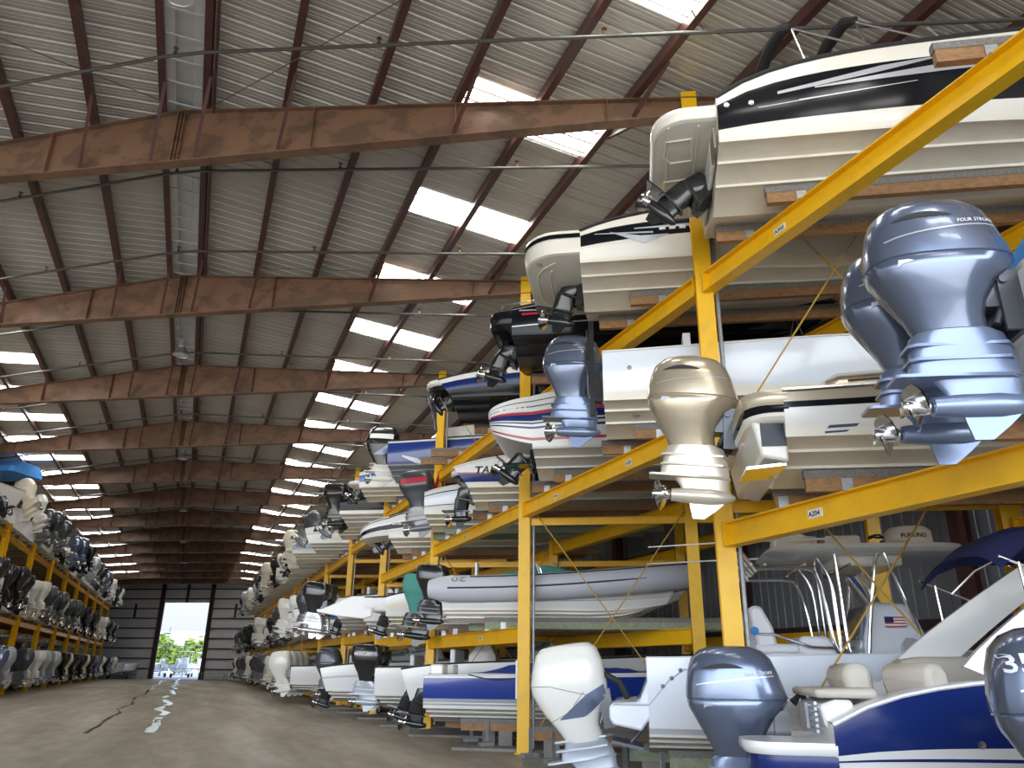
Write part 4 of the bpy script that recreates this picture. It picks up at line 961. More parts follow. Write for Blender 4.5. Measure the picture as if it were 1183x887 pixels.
# T-top
mb = MB(); TT = []
def rr_(x0, x1, w, z, p=5): return [Vector((x, y, z)) for x, y, _ in [tuple(v) for v in ring(0, x0, x1, w, p, 28)]]
mb.rings([rr_(1.9, 4.45, .98, 2.72), rr_(1.8, 4.55, 1.05, 2.76), rr_(1.85, 4.5, 1.02, 2.82)]); top = mb.build('hardtop', [white], r)
mb = MB()
for sg in (-1, 1):
    for pts in ([(2.75, .66, 2.72), (2.77, .64, 2.2), (2.79, .63, 1.5), (2.84, .63, 1.32), (2.93, .63, 1.26), (3.03, .63, 1.32), (3.1, .64, 1.7), (3.25, .68, 2.5), (3.32, .72, 2.72)], [(3.82, .64, 1.2), (3.66, .66, 1.9), (3.4, .72, 2.72)], [(1.6, .8, 2.5), (2.3, .78, 2.5), (2.46, .7, 2.38), (2.54, .64, 2.0), (2.6, .62, 1.5), (2.68, .6, 1.35)], [(2.5, .66, 2.66), (2.66, .62, 2.3), (2.69, .6, 1.45), (2.75, .58, 1.2)]):
        P = []
        V = [Vector((a, b * sg, c)) for a, b, c in pts]
        for i in range(len(V) - 1):
            for k in range(5):
                t = k / 5; p0, p1, p2, p3 = V[max(i - 1, 0)], V[i], V[i + 1], V[min(i + 2, len(V) - 1)]
                P.append(.5 * ((2 * p1) + (p2 - p0) * t + (2 * p0 - 5 * p1 + 4 * p2 - p3) * t * t + (3 * p1 - p0 - 3 * p2 + p3) * t ** 3))
        P.append(V[-1]); mb.tube(P, .026, n=10)
for x in (1.75, 2.3, 2.9): mb.tube([(x, -.8, 2.56), (x, .8, 2.56)], .02)
mb.tube([(1.55, -.85, 2.56), (1.55, .85, 2.56)], .022)
mb.build('pipe_frame', [steel], r)
for k in range(6): mb = MB(); y = -.8 + .32 * k; mb.tube([(1.62, y, 2.46), (1.4, y, 2.78)], .028, n=10); mb.build('rod_holder', [alu], r)
mb = MB(); mb.box((2.35, 0, 2.94), (.55, .6, .2)); mb.prism([(1.95, 2.83), (1.98, 3.05), (2.2, 3.12), (2.5, 3.0), (2.55, 2.83)], -.45, -.05, lambda a, b, y: (a, y, b)); mb.box((2.95, -.2, 2.93), (.5, .5, .18)); mb.box((3.25, 0, 2.64), (.9, 1.1, .16)); mb.build('electronics_box', [cream], r, bevel=.04)
mb = MB(); mb.lathe([(.0, .08), (.1, .08), (.1, .3), (.14, .33), (.3, .32), (.36, .26), (.38, .1)], (4.0, 0, 2.82), n=28); rd = mb.build('radar_dome', [cream], r, smooth=50)
text_mesh('FURUNO', .09, lambda a, b: Vector((4.0 + .335 * math.sin((a - .2) / .33), -.335 * math.cos((a - .2) / .33), 3.0 + b)), 'lettering', ink, rd, bold=.002)
mb = MB(); mb.lathe([(0, .03), (.12, .03)], (3.5, -.4, 2.82), n=10); mb.tube([(3.42 + .1 * math.cos(k), -.4 + .12 * math.sin(k), 2.98 + .015 * (k % 3)) for k in range(18)], .012, n=5); mb.build('coiled_cable', [rubber], r)
mb = MB(); mb.lathe([(0, .05), (-.1, .09), (-.11, .02)], (4.4, -.7, 2.7), n=12); mb.build('spreader_light', [white], r)
for sg in (-1, 1):
    mb = MB(); mb.tube([(2.9, sg * .95, 2.9), (1.4, sg * 1.0, 2.86), (.1, sg * .95, 2.8)], [.018, .014, .007], n=6); mb.build('outrigger_pole', [white], r)
# ---- floor: blue and white cruiser
h = Hull(7.6, 2.55, 1.18, 19, .25, drop=.42, full=.35)
bunks(1, yc(0), .25, -.2, 6.2, stand=True, clip=False)
r = boat_root('cruiser', 'navy and white cruiser with swept arch, navy bimini and blue grey outboard, on the floor', 'boat', (yc(0), -.38, .25 + K))
h.mesh([.1, .14, .26, 1.0]).build('hull', [white, white, navy, white, navy, white], r)
h.deck(cock=(.03, .5), gun=.34, floor=.55).build('deck', [white, white], r); h.rub(.02, .0).build('rub_rail', [white], r)
for sg in (-1, 1):
    mb = platform(.8, .86, .6, .09, .3); o = mb.build('swim_platform', [white, navy], r); o.location = (0, sg * .8, 0)
    mb = platform(.74, .8, .505, .2, .3, mi_side=0); q = mb.build('platform_skirt', [navy, navy], o)
    mb = MB(); mb.box((-.3, sg * -.435, .41), (.2, .015, .05)); mb.build('step_plate', [alu], o)
mb = MB(); pr = [(.05, .62), (-.02, .75), (-.05, .92), (.1, .97), (.25, .97), (.35, .6)]; mb.prism(pr, -1.0, 1.0, lambda a, b, y: (a, y, b)); mb.build('transom_bulkhead', [white], r, bevel=.03)
mb = MB(); mb.prism([(-.06, .98), (-.08, 1.06), (.5, 1.08), (.52, .98)], -.95, .3, lambda a, b, y: (a, y, b)); mb.build('aft_seat_cushion', [vinyl], r, bevel=.04)
for (x, y, rz) in ((.5, -.2, 0), (.95, -.75, .5), (.62, .55, 0)):
    mb = MB(); mb.prism([(-.12, 0), (-.2, .3), (-.14, .4), (.0, .42), (.1, .36), (.12, .05)], -.3, .3, lambda a, b, y: (a, y, b)); o = mb.build('seat_back', [vinyl], r, bevel=.06); o.location = (x, y, .9); o.rotation_euler = (0, 0, rz)
mb = MB(); mb.prism([(1.3, 1.0), (1.25, 1.36), (1.5, 1.4), (3.4, 1.42), (3.4, 1.0)], .7, 1.1, lambda a, b, y: (a, y, b)); mb.build('side_bolster', [vinyl], r, bevel=.05)
mb = MB()
for k in range(6): mb.box((-.065, -.72 + .0 * k, .68 + .05 * k), (.03, .3, .03))
mb.build('step_tread', [lgrey], r)
mb = MB(); mb.box((-.06, -.25, .8), (.03, .3, .24)); mb.build('locker_door', [lgrey], r)
A_ = MB()
for sg in (-1, 1):
    R = []
    for k in range(13):
        t = k / 12; x = 1.48 + 1.9 * t ** 1.05; z = 1.18 + 1.42 * t ** .92; w = .46 - .14 * t; y = sg * (1.12 - .12 * t)
        R.append([Vector((x - w * .5, y - .03, z + w * .22)), Vector((x + w * .5, y - .03, z - w * .22)), Vector((x + w * .5, y + .05, z - w * .22)), Vector((x - w * .5, y + .05, z + w * .22))])
    A_.rings(R)
A_.box((3.42, 0, 2.66), (.34, 2.1, .09)); A_.build('radar_arch', [white], r, smooth=50)
for sg in (-1, 1):
    R = MB(); Q = []
    for k in range(9):
        t = k / 8; x = 2.45 + 1.5 * t; z = 1.3 + .75 * t; Q.append([Vector((x - .25, sg * 1.15, z + .1)), Vector((x + .35, sg * 1.15, z - .3)), Vector((x + .35, sg * 1.08, z - .3)), Vector((x - .25, sg * 1.08, z + .1))])
    R.rings(Q); R.build('windscreen_side', [white], r)
windshield(r, 3.5, 2.1, 1.45, .6, .6, 1.1)
mb = MB(); n = 9; G = []
for i in range(n):
    x = 1.75 + 1.9 * i / (n - 1); row = []
    for k in range(11):
        a = -1 + 2 * k / 10; z = 2.66 - .22 * abs(a) ** 3 - .25 * max(0, 1 - i / 2.2) ** 2 + .06 * math.sin(PI * i / (n - 1)); row.append(Vector((x, a * 1.15, z)))
    G.append(row)
mb.rings(G, cap=False, closed=False); mb.rings([[p - Vector((0, 0, .012)) for p in q] for q in G], cap=False, closed=False); mb.build('bimini_top', [canvas_navy], r, smooth=60)
mb = MB()
for sg in (-1, 1):
    y = sg * 1.13
    mb.tube([(1.75, y, 2.3), (2.55, y, 1.95)], .016); mb.tube([(1.92, y, 2.24), (1.95, y, 1.62)], .016); mb.tube([(2.1, y, 2.14), (2.35, y * .85, 2.4), (2.6, y * .6, 2.55)], .016); mb.tube([(2.8, y, 2.48), (3.5, y, 2.2)], .016); mb.tube([(3.1, y, 2.3), (3.5, y, 1.6)], .016)
mb.build('bimini_frame', [steel], r)
outboard('smooth', yam, yaml, r, (-.22, 0, .7), 0, scale=.98)
mb = MB(); mb.tube([(-.1, .1, .9), (.0, .12, 1.0), (.04, .1, .85)], .045); mb.build('rigging_hose', [rubber], r)
mb = MB(); mb.lathe([(0, .03), (-.02, .035), (-.021, .001)], h.on(1.25, .62, .004), 'y', n=12); mb.build('thru_hull_fitting', [steel], r)
# ---- floor: boat whose engine shows at the frame edge
bunks(1, yc(-1) + .05, .3, -.2, 6.0, stand=True, clip=False)
h = Hull(7.4, 2.5, 1.1, 18, .25)
r = boat_root('motorboat', 'white boat on the floor at the frame edge, only its big grey outboard showing', 'boat', (yc(-1) + .05, -.3, .3 + K))
h.mesh([.15, 1.0]).build('hull', [greyb, white, white, white], r); h.deck().build('deck', [white, white], r)
o = outboard('smooth', yam, yaml, r, (-.06, 0, .72), -3, scale=1.02)
text_mesh('350', .17, lambda a, b: cowl_pt('smooth', -1.0 + a, .5 + b, .008), 'lettering', label_white, o, bold=.003)
# ---- floor: navy boat under a blue cover, by the bare post
bunks(1, yc(3), FZ, -.9, 5.5, stand=True, clip=False)
h = Hull(7.0, 2.4, .98, 18, .15)
r = boat_root('motorboat', 'navy blue runabout under royal blue cover, on floor bunks beside the bare yellow post', 'boat', (yc(3), -1.35, FZ + K))
h.mesh([.04, .1, .14, .26, .92, 1.0]).build('hull', [greyb, white, lgrey, white, lgrey, blue if False else mat('gelcoat_ultramarine', (.012, .04, .26), .18, coat=.5), white, white], r)
h.deck(gun=.3).build('deck', [white, white], r); h.rub().build('rub_rail', [white], r)
mb = MB(); G = []
for i in range(16):
    t = i / 15; x = .9 + 4.4 * t; row = []
    for k in range(9):
        a = -1 + 2 * k / 8; w = 1.02 * (1 - .35 * t ** 3); row.append(Vector((x, a * w, 1.0 + (.1 + .22 * math.exp(-((x - 2.6) / .6) ** 2) + .05 * math.sin(5 * x + 2 * a)) * (1 - abs(a) ** 4) * min(1, t * 5, (1 - t) * 6) + .04)))
    G.append(row)
mb.rings(G, cap=False, closed=False); mb.build('boat_cover', [canvas_blue], r, smooth=60)
mb = MB(); mb.tube([h.on(1.0 + 2.6 * k / 12, .93, .03) + Vector((0, 0, .08 - .1 * math.sin(PI * (k % 6) / 6))) for k in range(13)], .012, n=6); mb.build('tie_rope', [rubber], r)
mb = MB(); mb.box((.2, -.6, 1.1), (.3, .5, .22)); mb.box((.2, .5, 1.1), (.3, .5, .22)); mb.build('stern_seat', [white], r, bevel=.04)
mb = MB(); mb.box((-.1, .1, .62), (.2, .5, .35)); mb.build('engine_cover', [rubber], r, bevel=.03)
sterndrive(r, (-.05, 0, .38), -8)
# ---- second level: inflatable and the boat with the teal engine cover
bunks(1, yc(3) - .1, 2.45, -.45, 5.6, woodgreen)
r = boat_root('inflatable_boat', 'grey rigid inflatable boat with black outboard on green timbers above the navy runabout', 'boat', (yc(3) - .1, -1.12, 2.45 + K))
h = Hull(5.3, 1.7, .55, 20, .3, full=.35)
h.mesh([.4, .45, 1.0]).build('hull', [cream, white, lgrey, white, white], r)
def tubept(sg, t): 
    x = -.3 + 5.85 * t; y = .86 * (1 - max(0, (t - .55) / .45) ** 2.2); return Vector((x, sg * y, .7 + .36 * t ** 2.6))
P = [tubept(-1, k / 24) for k in range(25)] + [tubept(1, k / 24) for k in range(23, -1, -1)]
RR = [.2, .27, .3] + [.3] * (len(P) - 6) + [.3, .27, .2]
mb = MB(); mb.tube(P, RR, n=16); tb = mb.build('inflatable_tube', [tubegrey], r, smooth=70)
mb = MB(); mb.tube([p + Vector((0, (-.295 if p.y < 0 else .295) * min(1, abs(p.y) * 3), .0)) for p in P[2:-2]], .022, n=6); mb.build('rubbing_strake', [dgrey], tb)
mb = MB(); mb.tube([p + Vector((0, (-.19 if p.y < 0 else .19), .25)) for p in P[4:-4]], .012, n=6); mb.build('grab_line', [rubber], tb)
text_mesh('20', .22, lambda a, b: Vector((.6 - a * 1.6, -.86 - .306 * math.cos((.3 - b) / .32), .7 + .306 * math.sin((.3 - b) / .32))), 'lettering', mgrey, tb, bold=.004)
mb = MB(); mb.rings([[Vector((x, y, z)) for x, y in ((a, -.4), (b, -.36), (b, .36), (a, .4))] for z, a, b in ((.5, 2.2, 3.0), (1.0, 2.3, 2.95), (1.12, 2.4, 2.8))]); con = mb.build('console', [white], r, bevel=.03)
mb = MB(); mb.add([(2.85, -.38, 1.05), (2.85, .38, 1.05), (2.45, .32, 1.38), (2.45, -.32, 1.38)], [(0, 1, 2, 3)]); mb.build('windscreen', [MATS['smoked_glass']], con)
mb = MB(); mb.tube([(2.2, -.36, 1.0), (2.1, -.36, 1.3), (2.1, .36, 1.3), (2.2, .36, 1.0)], .016); mb.build('grab_rail', [steel], con)
mb = MB(); mb.box((1.3, 0, .75), (.5, 1.1, .35)); mb.box((3.9, 0, .8), (.7, .7, .2)); mb.build('bench_seat', [lgrey], r, bevel=.04)
mb = MB(); mb.box((.75, -.65, 1.15), (.05, .22, .3)); mb.tube([(.75, -.65, .8), (.75, -.65, 1.05)], .02); mb.build('headrest', [wvinyl], r, bevel=.03)
outboard('square', eblack, eblack, r, (-.1, 0, .75), 4, scale=.78)
bunks(1, yc(4) - .1, 2.45, -.2, 5.6, lag=.1)
h = Hull(7.0, 2.3, 1.0, 18, .25)
r = boat_root('motorboat', 'white boat behind the inflatable, its outboard wrapped in teal canvas', 'boat', (yc(4) - .1, -.5, 2.45 + K))
h.mesh([.2, 1.0]).build('hull', [greyb, white, white, white], r); h.deck().build('deck', [white, white], r)
outboard('square', eblack, eblack, r, (-.05, .3, .72), 6, cover=canvas_teal)
mb = MB(); mb.rings([[Vector((x, y, z)) for y, z in ((-w, 1.0), (-w * .8, zt), (0, zt + .1), (w * .8, zt), (w, 1.0))] for x, w, zt in ((1.2, .9, 1.05), (1.8, 1.05, 1.35), (3.2, 1.05, 1.6), (4.6, .7, 1.3))]); mb.build('boat_cover', [canvas_teal], r)
# empty floor bunks between the post and the fishing boat
bunks(1, yc(2) + .1, FZ, -.2, 6.0, stand=True, clip=False)
# kerb pads under the floor bunks
for j in range(-1, 9):
    q = Vector((XR, yc(j), 0)); mb = MB(); rnd = random.Random(j)
    P = [(-1.15 + rnd.uniform(-.1, .1), -1.25), (-1.3 + rnd.uniform(-.1, .1), -.3), (-1.25 + rnd.uniform(-.1, .1), .5), (-1.05, 1.2), (1, 1.2), (7, 1.2), (7, -1.25), (1, -1.25)]
    P = [(a + .55, b) for a, b in P]
    mb.rings([[q + U * a + N * b + Vector((0, 0, z)) for a, b in P] for z in (.0, .05)]); o = struct(mb.build('floor_slab', [concrete_pad], smooth=0), 'worn raised concrete slab at the foot of the rack', 'slab')

# ================================================================== THE FAR ROWS
ORD = 'first second third fourth fifth sixth seventh eighth ninth tenth eleventh twelfth thirteenth fourteenth fifteenth sixteenth seventeenth eighteenth nineteenth twentieth twenty-first twenty-second twenty-third twenty-fourth'.split()
HULLS = {
 'cc': lambda: generic('cc', Hull(7.2, 2.45, 1.15, 19, .3), [greyb, white, cool, white], [.15, .95], cock=(0.0, .7)),
 'top': lambda: generic('cc', Hull(7.2, 2.45, 1.15, 19, .3), [greyb, white, cool, white], [.15, .95], cock=(0.0, .7)),
 'bow': lambda: generic('bow', Hull(6.6, 2.4, 1.1, 18, .25, drop=.2), [beige, white, navy, white, white], [.3, .72, 1.0], shield=(2.4, 1.9, .4), plat=(.55, 2.1, .6, .12, .35)),
 'cuddy': lambda: generic('cuddy', Hull(7.6, 2.5, 1.25, 19, .3, drop=.15, rake=-.25), [greyb, white, silverstripe, white, white], [.5, .58, 1.0], shield=(3.0, 2.0, .5), cock=(.03, .45)),
}
ENG = {'black': ('square', eblack, eblack), 'grey': ('smooth', yam, yaml), 'white': ('square', ewhite, ewhite), 'cream': ('smooth', mat('paint_cream', (.68, .63, .5), .3), mat('paint_cream', (.68, .63, .5), .3)), 'silver': ('smooth', lgrey, lgrey), 'dark': ('smooth', dgrey, mgrey), 'tall': ('angled', ewhite, ewhite), 'merc': ('square', eblack, lgrey), 'silverfoot': ('square', eblack, alu), 'teal': ('square', eblack, eblack)}
HC = {'white': white, 'navy': navy, 'blue': blue, 'red': red, 'black': black, 'pale blue': sky_blue, 'cream': cream, 'grey': lgrey}
PROTO = {}
def far_boat(side, y, s, z, hull, colour, eng, n, label, group, tilt=4, cover=None):
    key = (hull, colour, eng, n, cover, tilt)
    if key in PROTO: r = copy_tree(PROTO[key])
    else:
        r = HULLS[hull](); r.name = 'motorboat'
        mp = {'cc': {'gelcoat_cool_white': HC[colour]}, 'top': {'gelcoat_cool_white': HC[colour]}, 'bow': {'gelcoat_navy': HC[colour]}, 'cuddy': {'stripe_silver': HC[colour]}}[hull]
        recolour(r, mp)
        if eng == 'drive': sterndrive(r, (-.05, 0, .28), -40 if tilt > 10 else -15)
        else:
            st, a, b = ENG[eng]
            for i in range(n):
                outboard(st, a, b, r, (-.06, (i - (n - 1) / 2) * .68, 1.05 if hull != 'bow' else .9), tilt, detail=False, cover=canvas_teal if eng == 'teal' else cover, text='MERCURY' if eng == 'merc' else None)
        if hull == 'top':
            mb = MB(); mb.rings([ring(2.62, 1.6, 4.0, .95, 4), ring(2.7, 1.6, 4.0, .95, 4)]); tp = mb.build('hardtop', [white], r)
            mb = MB()
            for sg in (-1, 1):
                mb.tube([(2.4, sg * .5, 1.1), (2.3, sg * .55, 2.0), (2.1, sg * .7, 2.62)], .03); mb.tube([(3.5, sg * .5, 1.1), (3.55, sg * .6, 2.0), (3.4, sg * .7, 2.62)], .03)
            mb.tube([(2.1, -.7, 2.6), (3.4, -.7, 2.6), (3.4, .7, 2.6), (2.1, .7, 2.6)], .03, loop=True)
            mb.build('pipe_frame', [alu], r)
            mb = MB()
            for k in range(5): mb.tube([(1.62, -.6 + .3 * k, 2.5), (1.45, -.6 + .3 * k, 2.8)], .03, n=6)
            mb.build('rod_holder', [alu], tp)
        if hull in ('cc', 'top'):
            mb = MB(); mb.rings([[Vector((x, yy, zz)) for x, yy in ((a, -.4), (b, -.4), (b, .4), (a, .4))] for zz, a, b in ((.65, 2.6, 3.6), (1.5, 2.65, 3.5), (1.85, 2.95, 3.3))]); mb.build('console', [white], r, bevel=.03)
        PROTO[key] = r
    d = U * side; p = rail_point(side, y) + d * s
    r.location = (p.x, p.y, z); r.rotation_euler = (0, 0, ANG if side > 0 else ANG + PI)
    tag(r, label, 'boat', group)
    return r
ENAME = {'black': 'black outboard', 'grey': 'blue grey outboard', 'white': 'white outboard', 'cream': 'cream outboard', 'silver': 'silver outboard', 'dark': 'dark grey outboard', 'tall': 'tall white outboard', 'merc': 'black and silver outboard', 'silverfoot': 'silver footed black outboard', 'teal': 'teal wrapped black outboard', 'drive': 'sterndrive'}
CNT = {1: '', 2: 'twin ', 3: 'triple ', 4: 'quadruple '}
RTS = {('second', 6): -.62, ('second', 8): -1.5, ('second', 9): -1.6, ('second', 10): -1.7, ('floor', 6): -1.75, ('floor', 7): -1.0, ('floor', 9): -1.7, ('upper', 7): -1.25, ('upper', 9): -1.5, ('upper', 10): -1.9, ('upper', 6): -1.2, ('floor', 5): -.85}
def describe(hull, colour, eng, n, where):
    kind = {'cc': 'open boat', 'top': 'T-top boat', 'bow': 'runabout', 'cuddy': 'cabin boat'}[hull]
    c = colour if hull in ('cc', 'top') and colour != 'white' else ('white' if hull in ('cc', 'top') or colour == 'white' else colour + ' striped')
    e = CNT[n] + ENAME[eng] + ('s' if n > 1 else '')
    return ' '.join(('%s %s, %s, %s' % (c, kind, e, where)).split())
RT = {  # near rack, slot: (hull, colour, engine, count, tilt)
 'floor': {4: ('cuddy', 'white', 'drive', 1, 5), 5: ('cc', 'white', 'merc', 2, 2), 6: ('cuddy', 'grey', 'drive', 1, 5), 7: ('cuddy', 'white', 'dark', 1, 0), 8: ('cuddy', 'cream', 'drive', 1, 5), 9: ('cc', 'white', 'tall', 4, -6), 10: ('cc', 'red', 'black', 1, 4), 11: ('bow', 'navy', 'dark', 1, 6), 12: ('cc', 'white', 'cream', 2, 8)},
 'second': {5: ('bow', 'cream', 'drive', 1, 5), 6: ('cc', 'white', 'silverfoot', 2, 6), 7: ('cuddy', 'cream', 'drive', 1, 5), 8: ('cc', 'blue', 'dark', 2, 6), 9: ('cuddy', 'white', 'white', 1, 4), 10: ('cc', 'white', 'white', 2, 10), 11: ('bow', 'cream', 'black', 1, 4)},
 'upper': {6: ('bow', 'blue', 'drive', 1, 20), 7: ('cc', 'black', 'black', 2, 0), 8: ('bow', 'blue', 'dark', 1, 30), 9: ('cuddy', 'pale blue', 'dark', 1, 40), 10: ('bow', 'pale blue', 'cream', 1, 6), 11: ('cc', 'white', 'teal', 1, 30), 12: ('bow', 'red', 'drive', 1, 20)},
}
rnd = random.Random(21)
def pick():
    hl = rnd.choice(['cc', 'top', 'bow', 'cuddy']); c = rnd.choice(['white', 'white', 'navy', 'black', 'blue', 'cream', 'pale blue'] if hl not in ('cc', 'top') else ['white', 'white', 'white', 'cream', 'grey', 'navy'])
    e = rnd.choice(['black', 'black', 'grey', 'white', 'dark', 'silver', 'cream'] if hl != 'bow' else ['drive', 'black', 'white']); n = rnd.choice([1, 2, 2, 3]) if hl in ('cc', 'top') and e != 'drive' else 1
    return hl, c, e, n, rnd.choice([0, 4, 4, 8])
for j in range(4, 25):
    b = (j + 1) // 2
    lv = [0] + [z for z in levels(b)]
    names = ['floor', 'second', 'upper'] if len(lv) == 3 else ['floor', 'second', 'mid', 'upper']
    for nm, z in zip(names, lv):
        if nm == 'mid': continue
        if nm == 'second' and j < 5 or nm == 'upper' and j < 6: continue
        if nm == 'upper' and j == 6: z = levels(3)[2]
        q = RT[nm].get(j) or pick()
        if nm == 'floor' and q[0] == 'top': q = ('cc', *q[1:])
        zz = (FZ if nm == 'floor' else z) + K
        if j < 14: bunks(1, yc(j), FZ if nm == 'floor' else z, -.2, 5.2, stand=False, clip=(j < 10 and nm != 'floor'))
        where = {'floor': 'near rack floor', 'second': 'near rack low rails', 'upper': 'near rack top rails'}[nm] + ', %s from end wall' % ORD[24 - j]
        far_boat(1, yc(j) + rnd.uniform(-.1, .1), RTS.get((nm, j), (-.8 if j < 9 else -1.2) + rnd.uniform(-.2, .2)), zz, q[0], q[1], q[2], q[3], describe(*q[:4], where), 'boats along the near rack', q[4])
for r in [o for o in S.objects if 'silver footed' in o.get('label', '')]:
    euro_stern(r, [(.3, .5), (.0, .42), (-.9, .5), (-1.7, .64), (-1.74, .74), (-1.5, .76), (-.5, 1.18), (.3, 1.18)], 1.18, [white])
    for o in r.children:
        if o.name.startswith('outboard'): o.location.x -= 1.6; o.location.z -= .1
LT = {'floor': {}, 'second': {}, 'upper': {0: ('cuddy', 'blue', 'drive', 1, 5), 1: ('cc', 'white', 'cream', 1, 35), 2: ('cc', 'white', 'white', 1, 25), 3: ('cc', 'white', 'dark', 2, 4), 4: ('cuddy', 'white', 'dark', 1, 6), 5: ('bow', 'cream', 'drive', 1, 5)}}
LF = ['white', 'grey', 'silver', 'dark', 'white', 'silver', 'silver', 'black', 'cream', 'black', 'black', 'cream', 'black', 'grey', 'black', 'white', 'black', 'black']
LS = ['black', 'black', 'black', 'white', 'dark', 'dark', 'cream', 'dark', 'merc', 'black', 'dark', 'black', 'black', 'white', 'white', 'black', 'black', 'black']
for i in range(18):
    y = 38.98 + 3.55 * i
    for nm, z in (('floor', FZ), ('second', LLEV[0]), ('upper', LLEV[1])):
        if nm == 'floor': q = (('top', 'cc', 'top')[i % 3], 'white', LF[i], 2 if i % 3 == 1 else 1, 2)
        elif nm == 'second': q = ('cc', 'white' if i % 4 else 'cream', LS[i], 2 if i % 2 else 1, 4)
        else: q = LT['upper'].get(i) or pick()
        bunks(-1, y, z, -.1, 5.2, stand=False, clip=False)
        where = {'floor': 'floor across aisle', 'second': 'low rails across aisle', 'upper': 'top rails across aisle'}[nm] + ', %s from end wall' % ORD[17 - i]
        far_boat(-1, y + rnd.uniform(-.1, .1), -.6 + rnd.uniform(-.2, .2), z + K, *q[:4], describe(*q[:4], where), 'boats along the rack across the aisle', q[4])
for r in [o for o in S.objects if o.get('label', '').startswith('white open boat, cream outboard, top rails across aisle')][:1]:
    mb = MB(); mb.rings([[Vector((x, y, z)) for y, z in ((-w, 2.3), (-w, 2.55), (-w * .6, 2.85), (w * .6, 2.85), (w, 2.55), (w, 2.3))] for x, w in ((-.3, .9), (-.15, 1.05), (2.4, 1.05), (2.6, .9))]); mb.build('bimini_top', [canvas_sky], r)
    mb = MB()
    for x in (.3, 2.2):
        for sg in (-1, 1): mb.tube([(x, sg * .95, 1.1), (x, sg * .95, 2.4)], .025)
    mb.build('bimini_frame', [steel], r)
# boat on a trailer by the end wall, bench by the other side, boat outside
def trailer_boat(loc, rz, label, console=False):
    h = Hull(6.0, 2.3, 1.0, 18, .3); r = empty('trailer_boat', loc, rz); tag(r, label, 'boat')
    o = h.mesh([.2, 1.0]).build('hull', [greyb, white, white, white], r); o.location.z = .62
    o = h.deck().build('deck', [white, white], r); o.location.z = .62
    mb = MB()
    for sg in (-1, 1): mb.tube([(-.3, sg * .75, .5), (4.2, sg * .7, .5), (7.0, 0, .5)], .05); mb.tube([(-.2, sg * .95, .5), (-.2, sg * .95, 1.9)], .03)
    for x in (0, 1.4, 3.5): mb.tube([(x, -.75, .5), (x, .75, .5)], .05)
    mb.tube([(1.2, -1.1, .32), (1.2, 1.1, .32)], .04); mb.build('trailer_frame', [galv], r)
    for sg in (-1, 1): mb = MB(); mb.lathe([(-.1, .2), (-.1, .3), (.1, .3), (.1, .2)], (1.2, sg * 1.12, .31), 'y'); mb.build('wheel', [rubber], r)
    if console:
        mb = MB(); mb.box((2.8, 0, 2.0), (.9, .8, 1.2)); mb.box((2.6, 0, 3.3), (1.9, 1.8, .08))
        for a in (2.0, 3.3):
            for sg in (-1, 1): mb.tube([(a, sg * .7, 1.4), (a, sg * .7, 3.3)], .03)
        mb.build('console_with_top', [white], r)
    outboard('square', ewhite, ewhite, r, (-.05, 0, 1.6), 10, detail=False, scale=.9)
    return r
p = W(-13.6, 0, -4.6); trailer_boat(p, math.radians(70), 'small white boat on a trailer parked by the end wall')
p = outside(-8.6, 11); trailer_boat(p, math.radians(75), 'white centre console boat standing outside the end door', True)
p = outside(-11.2, 14); trailer_boat(p, math.radians(110), 'white boat outside, half hidden by the door post')
p = outside(-5.4, 22); trailer_boat(p, math.radians(80), 'white boat outside at the far side of the doorway', True)
r = empty('steel_bench', W(-3.4, 0, -1.0), ANG); tag(r, 'low steel work bench against the end wall beside the doorway', 'bench')
mb = MB(); mb.box((0, 0, .72), (3.4, .8, .06)); mb.build('bench_top', [galv], r)
for x in (-1.6, 1.6):
    for y in (-.33, .33): mb = MB(); mb.box((x, y, .345), (.07, .07, .69)); mb.build('leg', [galv], r)

for r in GEN.values():
    for o in list(r.children_recursive) + [r]: bpy.data.objects.remove(o)

# ================================================================== LIGHT AND CAMERA
w = bpy.data.worlds.new('sky'); S.world = w; w.use_nodes = True
nt = w.node_tree; bg = nt.nodes['Background']
tc = nt.nodes.new('ShaderNodeTexCoord'); sx = nt.nodes.new('ShaderNodeSeparateXYZ'); rp = nt.nodes.new('ShaderNodeValToRGB')
rp.color_ramp.elements[0].position = .45; rp.color_ramp.elements[0].color = (.55, .54, .5, 1)
rp.color_ramp.elements[1].position = .56; rp.color_ramp.elements[1].color = (.82, .9, 1.0, 1)
e = rp.color_ramp.elements.new(1.0); e.color = (.35, .55, 1.0, 1)
mr = nt.nodes.new('ShaderNodeMapRange'); mr.inputs[1].default_value = -1; mr.inputs[2].default_value = 1
nt.links.new(tc.outputs['Generated'], sx.inputs[0]); nt.links.new(sx.outputs[2], mr.inputs[0]); nt.links.new(mr.outputs[0], rp.inputs[0]); nt.links.new(rp.outputs[0], bg.inputs[0])
ms = nt.nodes.new('ShaderNodeMapRange'); ms.interpolation_type = 'SMOOTHSTEP'        # the sky is brightest on the side of the open end
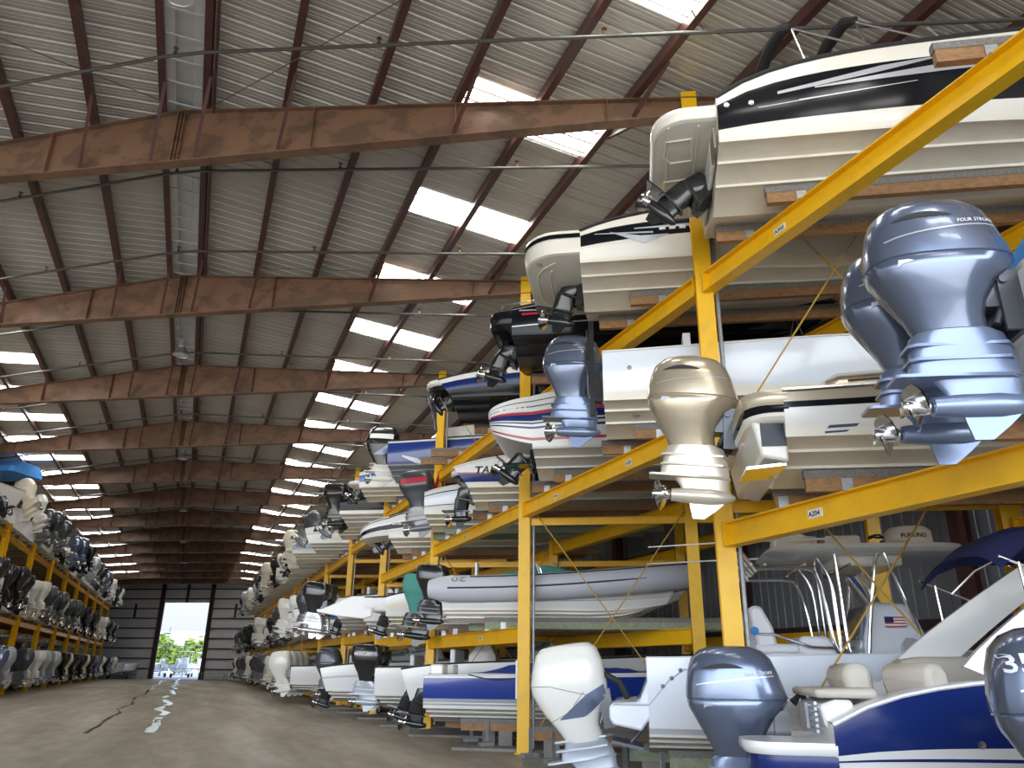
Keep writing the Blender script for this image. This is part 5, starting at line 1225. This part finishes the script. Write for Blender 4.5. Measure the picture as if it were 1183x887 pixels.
ms.inputs[1].default_value = -.75; ms.inputs[2].default_value = .15; ms.inputs[3].default_value = 6.5; ms.inputs[4].default_value = 1.1
nt.links.new(sx.outputs[1], ms.inputs[0]); nt.links.new(ms.outputs[0], bg.inputs[1])
# daylight portals in the open near end and the open side
def portal(loc, sx_, sy_, rot):
    l = bpy.data.lights.new('portal', 'AREA'); l.shape = 'RECTANGLE'; l.size = sx_; l.size_y = sy_; l.cycles.is_portal = True
    o = bpy.data.objects.new('daylight_portal', l); C.objects.link(o); o.location = loc; o.rotation_euler = rot
portal(((XE0 + XE1) / 2, YN - .3, 5.4), XE1 - XE0, 10.8, (math.radians(90), 0, 0))
portal((XE0 - .2, (26 + YN) / 2, 4.9), 26 - YN, 9.8, (math.radians(90), 0, math.radians(-90)))
sun = bpy.data.lights.new('sun', 'SUN'); sun.energy = 2.2; sun.angle = .02; sun.color = (1, .95, .86)
so = bpy.data.objects.new('sun', sun); C.objects.link(so); so.rotation_euler = (math.radians(38), math.radians(-20), 0)
cam = bpy.data.cameras.new('camera'); cam.sensor_width = 36; cam.lens = 888 / 1183 * 36; cam.clip_end = 600
co = bpy.data.objects.new('camera', cam); C.objects.link(co)
d = Vector((214 - 591.5, 768 - 443.5, 888)).normalized(); v = Vector((622 - 591.5, -1951 - 443.5, 888)).normalized()
v = (v - d * v.dot(d)).normalized(); x = d.cross(v)
# rows: world axes in camera coordinates (x right, y down, z forward)
Rw = Matrix((x, d, v)); cx = Rw @ Vector((1, 0, 0)); cy = Rw @ Vector((0, -1, 0)); cz = Rw @ Vector((0, 0, -1))
co.matrix_world = Matrix(((cx.x, cy.x, cz.x, 0), (cx.y, cy.y, cz.y, 0), (cx.z, cy.z, cz.z, 1.6), (0, 0, 0, 1)))
S.camera = co
S.view_settings.view_transform = 'Standard'; S.view_settings.look = 'None'; S.view_settings.gamma = 1.0; S.view_settings.use_curve_mapping = False
S.view_settings.exposure = 0.18
S.cycles.use_denoising = True; S.cycles.max_bounces = 8; S.cycles.diffuse_bounces = 5; S.cycles.sample_clamp_indirect = 8
